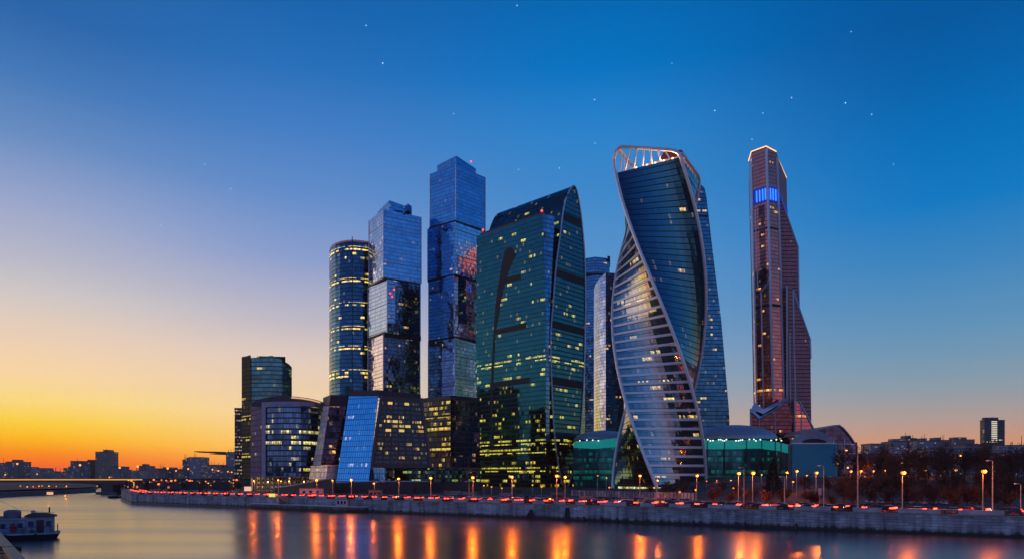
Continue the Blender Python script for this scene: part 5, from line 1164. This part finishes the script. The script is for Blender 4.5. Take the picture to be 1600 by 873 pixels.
for i, (px, py, D, r_) in enumerate(((27, 724, 1380, 1.9), (125, 726, 1380, 2.2), (171, 745, 1300, 1.3), (187, 730, 1380, 2.0), (215, 728, 1380, 2.4), (262, 731, 1380, 2.3), (275, 735, 1380, 1.5), (294, 732, 1380, 1.7), (332, 733, 1380, 1.6), (341, 735, 1380, 1.5), (356, 736, 1300, 1.3), (362, 737, 1300, 1.3), (8, 741, 1300, 1.2), (58, 740, 1300, 1.1))):
    p = PP(px, py, D); o = thing('floodlight_mast', 'orange floodlight on a mast among the left skyline blocks, %s from the left' % ordinal(sorted([27, 125, 171, 187, 215, 262, 275, 294, 332, 341, 356, 362, 8, 58]).index(px)), 'floodlight', (p.x, p.y, GZ), 'skyline floodlights')
    x = MB(); x.cyl(p.x, p.y+2.5, GZ, p.z, .5, .3, 5); x.build('mast', M_dark, o); x = MB(); x.ell(tuple(p), (r_, r_, r_), 8, 6); x.build('flood_lamp', glow('skyline_flood', (1, .33, .03), 2.0), o)
# small dark vessel moored where the embankment turns
mv = thing('moored_vessel', 'small dark vessel moored at the far left end of the embankment wall', 'vessel', (PX(181, 462), 462, 0))
c = Vector((PX(181, 462), 462, 0))
x = MB(); x.ring([[c+Vector(q) for q in ((-4.4, -1.3, -.1), (3.2, -1.3, -.1), (4.6, 0, -.1), (3.2, 1.3, -.1), (-4.4, 1.3, -.1))], [c+Vector(q) for q in ((-4.8, -1.7, 1.3), (3.8, -1.7, 1.3), (5.6, 0, 1.6), (3.8, 1.7, 1.3), (-4.8, 1.7, 1.3))]]); x.build('hull', M_dark, mv)
x = MB(); x.box((c.x-1, c.y, 2.2), (4.6, 2.4, 1.7)); x.build('wheelhouse', plain('vessel_white', (.3, .28, .3), .6), mv)
x = MB(); x.box((c.x-1, c.y-1.22, 2.5), (3.8, .06, .6)); x.build('window', plain('dark_pane', (.02, .025, .03), .15), mv)
x = MB(); x.cyl(c.x-.5, c.y, 3.0, 5.6, .09, .05, 5); x.build('mast', M_dark, mv)
random.seed(52)
for i in range(10):
    D = random.uniform(452, 600); px = 197+i*4.6; h_ = random.uniform(2.5, 5.5); p = PX(px, D)
    o = thing('dark_kiosk', 'dark low kiosk behind the left end of the embankment, %s from the left' % ordinal(i), 'kiosk', (p, D, GZ), 'dark kiosks at the embankment end')
    x = MB(); x.box((p, D, GZ+h_/2), (random.uniform(3, 6), 4, h_)); x.build('wall', plain('kiosk_dark', (.05, .04, .045), .8, 0, .4, .3), o)
    x = MB(); x.box((p, D, GZ+h_+.12), (6.4, 4.6, .24)); x.build('roof', M_roof, o)
    x = MB(); x.box((p+.4, D-2.05, GZ+1.6), (1.4, .08, .9)); x.build('lit_window', glow('kiosk_window_%d' % (i % 3), ((1, .4, .08), (1, .15, .06), (1, .7, .35))[i % 3], .9), o)

# ---- houseboat
M_hb = plain('boat_blue_grey', (.26, .31, .46), .6, 0, .3, .8); M_hb2 = plain('boat_dark_panel', (.06, .07, .10), .6); M_deck = plain('boat_deck', (.36, .37, .44), .7, 0, .3, 1)
BX, BY = PX(93, 156), 156.0
hb = thing('houseboat', 'blue grey houseboat with cabins, roof tanks and a stern deck moored at the left', 'houseboat', (BX, BY, 0))
hb.rotation_euler = (0, 0, R(33)); hb.scale = (1, 1, 1.16)
def bx(x0, x1, y0, y1, z0, z1, name, mat, parent=None):
    x = MB(); x.prism([(BX+x0, BY+y0), (BX+x1, BY+y0), (BX+x1, BY+y1), (BX+x0, BY+y1)], z0, z1); return x.build(name, mat, parent or hb)
x = MB(); x.ring([[(BX-30, BY+.3, .0), (BX-.6, BY+.3, .0), (BX-.6, BY+6.7, .0), (BX-30, BY+6.7, .0)], [(BX-30, BY, .95), (BX, BY, .95), (BX, BY+7, .95), (BX-30, BY+7, .95)]]); x.build('hull', M_dark, hb)
bx(-30, .1, -.1, 7.1, .96, 1.25, 'deck', M_deck)
bx(-6.2, -1.0, .9, 6.4, 1.26, 4.35, 'stern_cabin', M_hb); bx(-11.5, -6.25, 1.1, 6.4, 1.26, 3.9, 'middle_cabin', M_hb); bx(-30, -11.55, .6, 6.4, 1.26, 4.3, 'front_cabin', M_hb2)
x = MB(); x.ring([[(BX-6.6, BY+.4, 4.36), (BX-.5, BY+.4, 4.36), (BX-.5, BY+6.8, 4.36), (BX-6.6, BY+6.8, 4.36)], [(BX-6.6, BY+.4, 4.55), (BX-.5, BY+.4, 4.5), (BX-.5, BY+6.8, 4.5), (BX-6.6, BY+6.8, 4.55)], [(BX-5.0, BY+2, 5.15), (BX-2.4, BY+2, 5.0), (BX-2.4, BY+5, 5.0), (BX-5.0, BY+5, 5.15)]]); x.build('pitched_roof', plain('boat_roof_brown', (.10, .07, .06), .8), hb)
bx(-12, -6.1, .7, 6.8, 3.92, 4.15, 'flat_roof', M_deck); bx(-30, -11.9, .3, 6.8, 4.32, 4.5, 'front_roof', M_deck)
x = MB(); x.cyl(BX-8.9, BY+3.6, 4.16, 5.5, 1.65, 1.65, 18); x.cyl(BX-8.9, BY+3.6, 5.5, 5.75, 1.65, .9, 18); x.build('roof_tank', plain('tank_grey', (.13, .14, .2), .5), hb)
x = MB(); x.box((BX-12.6, BY+4, 4.95), (2.6, 2.2, .9)); x.build('roof_locker', plain('tank_grey', (.13, .14, .2), .5), hb)
bx(-4.35, -2.95, .84, .92, 1.27, 3.75, 'door', plain('boat_door', (.06, .03, .03), .6))
for x0 in (-5.9, -2.6): bx(x0, x0+1.0, .84, .89, 2.5, 3.5, 'window', plain('boat_window', (.05, .06, .1), .15))
for x0 in (-10.9, -9.2, -7.8): bx(x0, x0+.9, 1.04, 1.09, 2.3, 3.2, 'window', plain('boat_window', (.05, .06, .1), .15))
bx(-9.1, -7.9, .1, .16, 1.5, 2.9, 'red_cloth', plain('red_cloth', (.28, .03, .05), .9))
x = MB(); x.tube([(BX-8.6+.75*math.cos(a*.314), BY+.3, 3.3+.45*math.sin(a*.314)) for a in range(21)], .09, 6); x.build('hose_ring', M_pole, hb)
for x0 in (-.3, -1.6, -5.2, -6.6, -10.2, -11.8): x = MB(); x.cyl(BX+x0, BY+.1, 1.26, 2.5 if x0 != -.3 else 3.0, .05, n=6); x.build('rail_post', M_dark, hb)
x = MB(); x.tube([(BX-11.8, BY+.1, 2.4), (BX-.3, BY+.1, 2.4)], .035, 4); x.build('handrail', M_dark, hb)
x = MB(); x.ring([[(BX-5.6, BY+.3, 1.3), (BX-4.6, BY+.3, 1.3), (BX-4.6, BY+.8, 1.3), (BX-5.6, BY+.8, 1.3)], [(BX-5.6, BY+.3, 1.75), (BX-4.6, BY+.3, 1.75), (BX-4.6, BY+.8, 1.75), (BX-5.6, BY+.8, 1.75)]]); x.build('bench', M_hb2, hb)
for (x0, y0, z0, w_, d_, h_, nm, mt_) in ((-5.0, 2.0, 5.1, .8, .8, .5, 'roof_vent', M_deck), (-2.0, 4.0, 5.0, .3, .3, 1.1, 'chimney', M_dark), (-10.8, 1.6, 4.15, 1.1, .7, .5, 'crate', M_conc), (-7.0, .5, 1.26, .5, .5, .9, 'barrel', plain('barrel_blue', (.05, .1, .2), .5)),
                                        (-3.6, .5, 1.26, .35, .35, .7, 'stool', M_dark), (-1.5, .55, 1.26, .6, .5, .6, 'crate', M_conc), (-16.0, 2.0, 4.5, 2.2, 1.6, .6, 'roof_hatch', M_deck), (-20.0, 3.0, 4.5, 1.6, 1.6, 1.2, 'roof_locker', M_hb)):
    x = MB(); x.prism([(BX+x0-w_/2, BY+y0-d_/2), (BX+x0+w_/2, BY+y0-d_/2), (BX+x0+w_/2, BY+y0+d_/2), (BX+x0-w_/2, BY+y0+d_/2)], z0, z0+h_); x.build(nm, mt_, hb)
for x0 in (-28, -22, -16, -10, -4.5): x = MB(); x.tube([(BX+x0+.35*math.cos(a*.628), BY-.12, .75+.35*math.sin(a*.628)) for a in range(11)], .11, 6); x.build('tyre_fender', M_tyre, hb)
x = MB(); x.tube([(BX-13, BY+4, 8.6), (BX-7.5, BY+4, 5.6), (BX-1.0, BY+3, 5.0)], .03, 4); x.build('rigging_cable', M_dark, hb)
x = MB(); x.tube([(BX-.4, BY-.1, 1.3), (BX-.4, BY-.1, 2.9)], .05, 5); x.build('flagstaff', M_dark, hb)
x = MB(); x.cyl(BX-13.0, BY+4, 4.5, 9.4, .13, .07, 7); mast = x.build('mast', M_dark, hb)
for z_, r_ in ((6.4, 1.0), (7.3, .8), (8.3, .9)):
    x = MB(); x.tube([(BX-13.0-r_, BY+4, z_+.2), (BX-13.0, BY+4, z_), (BX-13.0+r_, BY+4, z_+.3)], .06, 5); x.ell((BX-13.0-r_, BY+4, z_+.3), (.22, .22, .25), 7, 5); x.ell((BX-13.0+r_, BY+4, z_+.4), (.22, .22, .25), 7, 5); x.build('mast_arm', M_dark, hb)

lb_ = thing('shore_wall', 'low grey retaining wall along the far left shore beneath the bridge', 'retaining wall', (-361, 482, 0))
x = MB(); wallstrip(x, NBANK[4:], -.8, 0, -1.5, 3.2); x.build('wall_body', plain('shore_stone', (.2, .19, .2), .8), lb_)
x = MB(); wallstrip(x, NBANK[4:], -1.2, .1, 3.2, 3.6); x.build('coping', M_par, lb_)
# ---- near quay on the left: parapet and paving with lamplight painted into their colours, bench
nq = thing('quay_parapet', 'granite parapet of the near quay, lower left, lamplight painted into its colour', 'parapet wall', (-47, 66, 0))
NB = NBANK[1:5]
def leftoff(line, d): return offs([(p[0], p[1]) for p in line], -d)
x = MB(); wallstrip(x, NB, -.8, 0, -1.5, 5.0); x.build('quay_wall', M_stone, nq)
x = MB(); wallstrip(x, NB, -.85, -.1, 5.0, 5.85); x.build('parapet_body', M_warm, nq)
x = MB(); wallstrip(x, NB, -1.0, .05, 5.85, 6.05); x.build('parapet_cap', plain('parapet_cap', (.8, .38, .19), .75, 0, .35, 1.5), nq)  # cap reddened to paint in the glow of an unseen lamp
sheet('quay_pavement', NB, -9, -.85, GZ-.38, plain('quay_paving', (.55, .30, .2), .8, 0, .3, .6))
gb = thing('bench', 'dark green slatted bench on the near quay at the left edge', 'bench', (PX(2, 90), 90, GZ-.4))
cxb, cyb = PX(2, 78), 78
x = MB()
x.box((cxb, cyb, 5.35), (4, .9, .12)); x.build('seat', plain('green_paint', (.03, .08, .055), .5), gb)
x = MB(); x.box((cxb, cyb+.45, 5.8), (4, .1, .6)); x.build('backrest', plain('green_paint', (.03, .08, .055), .5), gb)
for dx in (-1.7, 1.7): x = MB(); x.box((cxb+dx, cyb, 5.05), (.14, .7, .5)); x.build('leg', M_dark, gb)

# ---- thin evening cloud and first stars
x = MB(); D = 7000
for (px, py, hw, hh) in ((336, 706.0, 27, .8), (352, 707.2, 18, .8), (347, 709.0, 15, .6), (322, 705.4, 14, .5)): x.ell((PX(px, D), D, PZ(py, D)), (hw/F*D, 200, hh/F*D), 24, 8)
tag(x.build('cloud', plain('dusk_cloud', (.09, .07, .09), 1.0), smooth=True), kind='structure')
stars = [(572, 40), (598, 99), (709, 178), (1330, 50), (1050, 99), (1237, 153), (1321, 161), (1362, 179), (1117, 173), (1192, 177), (1396, 257), (1175, 218), (810, 265), (874, 263), (929, 156), (320, 257), (361, 295), (251, 352), (808, 9), (930, 224)]
M_star = glow('starlight', (.85, .92, 1), 1.3)
ss = sorted(stars)
for i, (px, py) in enumerate(ss):
    D = 9000; p = PP(px, py, D); x = MB(); r_ = (6.2, 7.4, 5.2)[i % 3] if py < 190 and px > 560 else 4.8
    x.ell(tuple(p), (r_, r_, r_), 8, 6); x.build('star', M_star, origin=p); o = COL.objects[-1]
    tag(o, 'tiny white star, %s from the left in the evening sky' % ordinal(i), 'star', 'first stars in the evening sky')

# ---- evening haze
x = MB(); x.prism([(-4200, -300), (4200, -300), (4200, 2900), (-4200, 2900)], -2, 380)
m = bpy.data.materials.new('haze'); m.use_nodes = True; nt = m.node_tree; nt.nodes.clear()
o_ = nt.nodes.new('ShaderNodeOutputMaterial'); pv = nt.nodes.new('ShaderNodeVolumePrincipled'); pv.inputs['Density'].default_value = .000045; pv.inputs['Color'].default_value = (.97, .80, .70, 1); pv.inputs['Anisotropy'].default_value = .3
nt.links.new(pv.outputs[0], o_.inputs['Volume'])
tag(x.build('haze', m), kind='stuff')
S.cycles.volume_bounces = 0
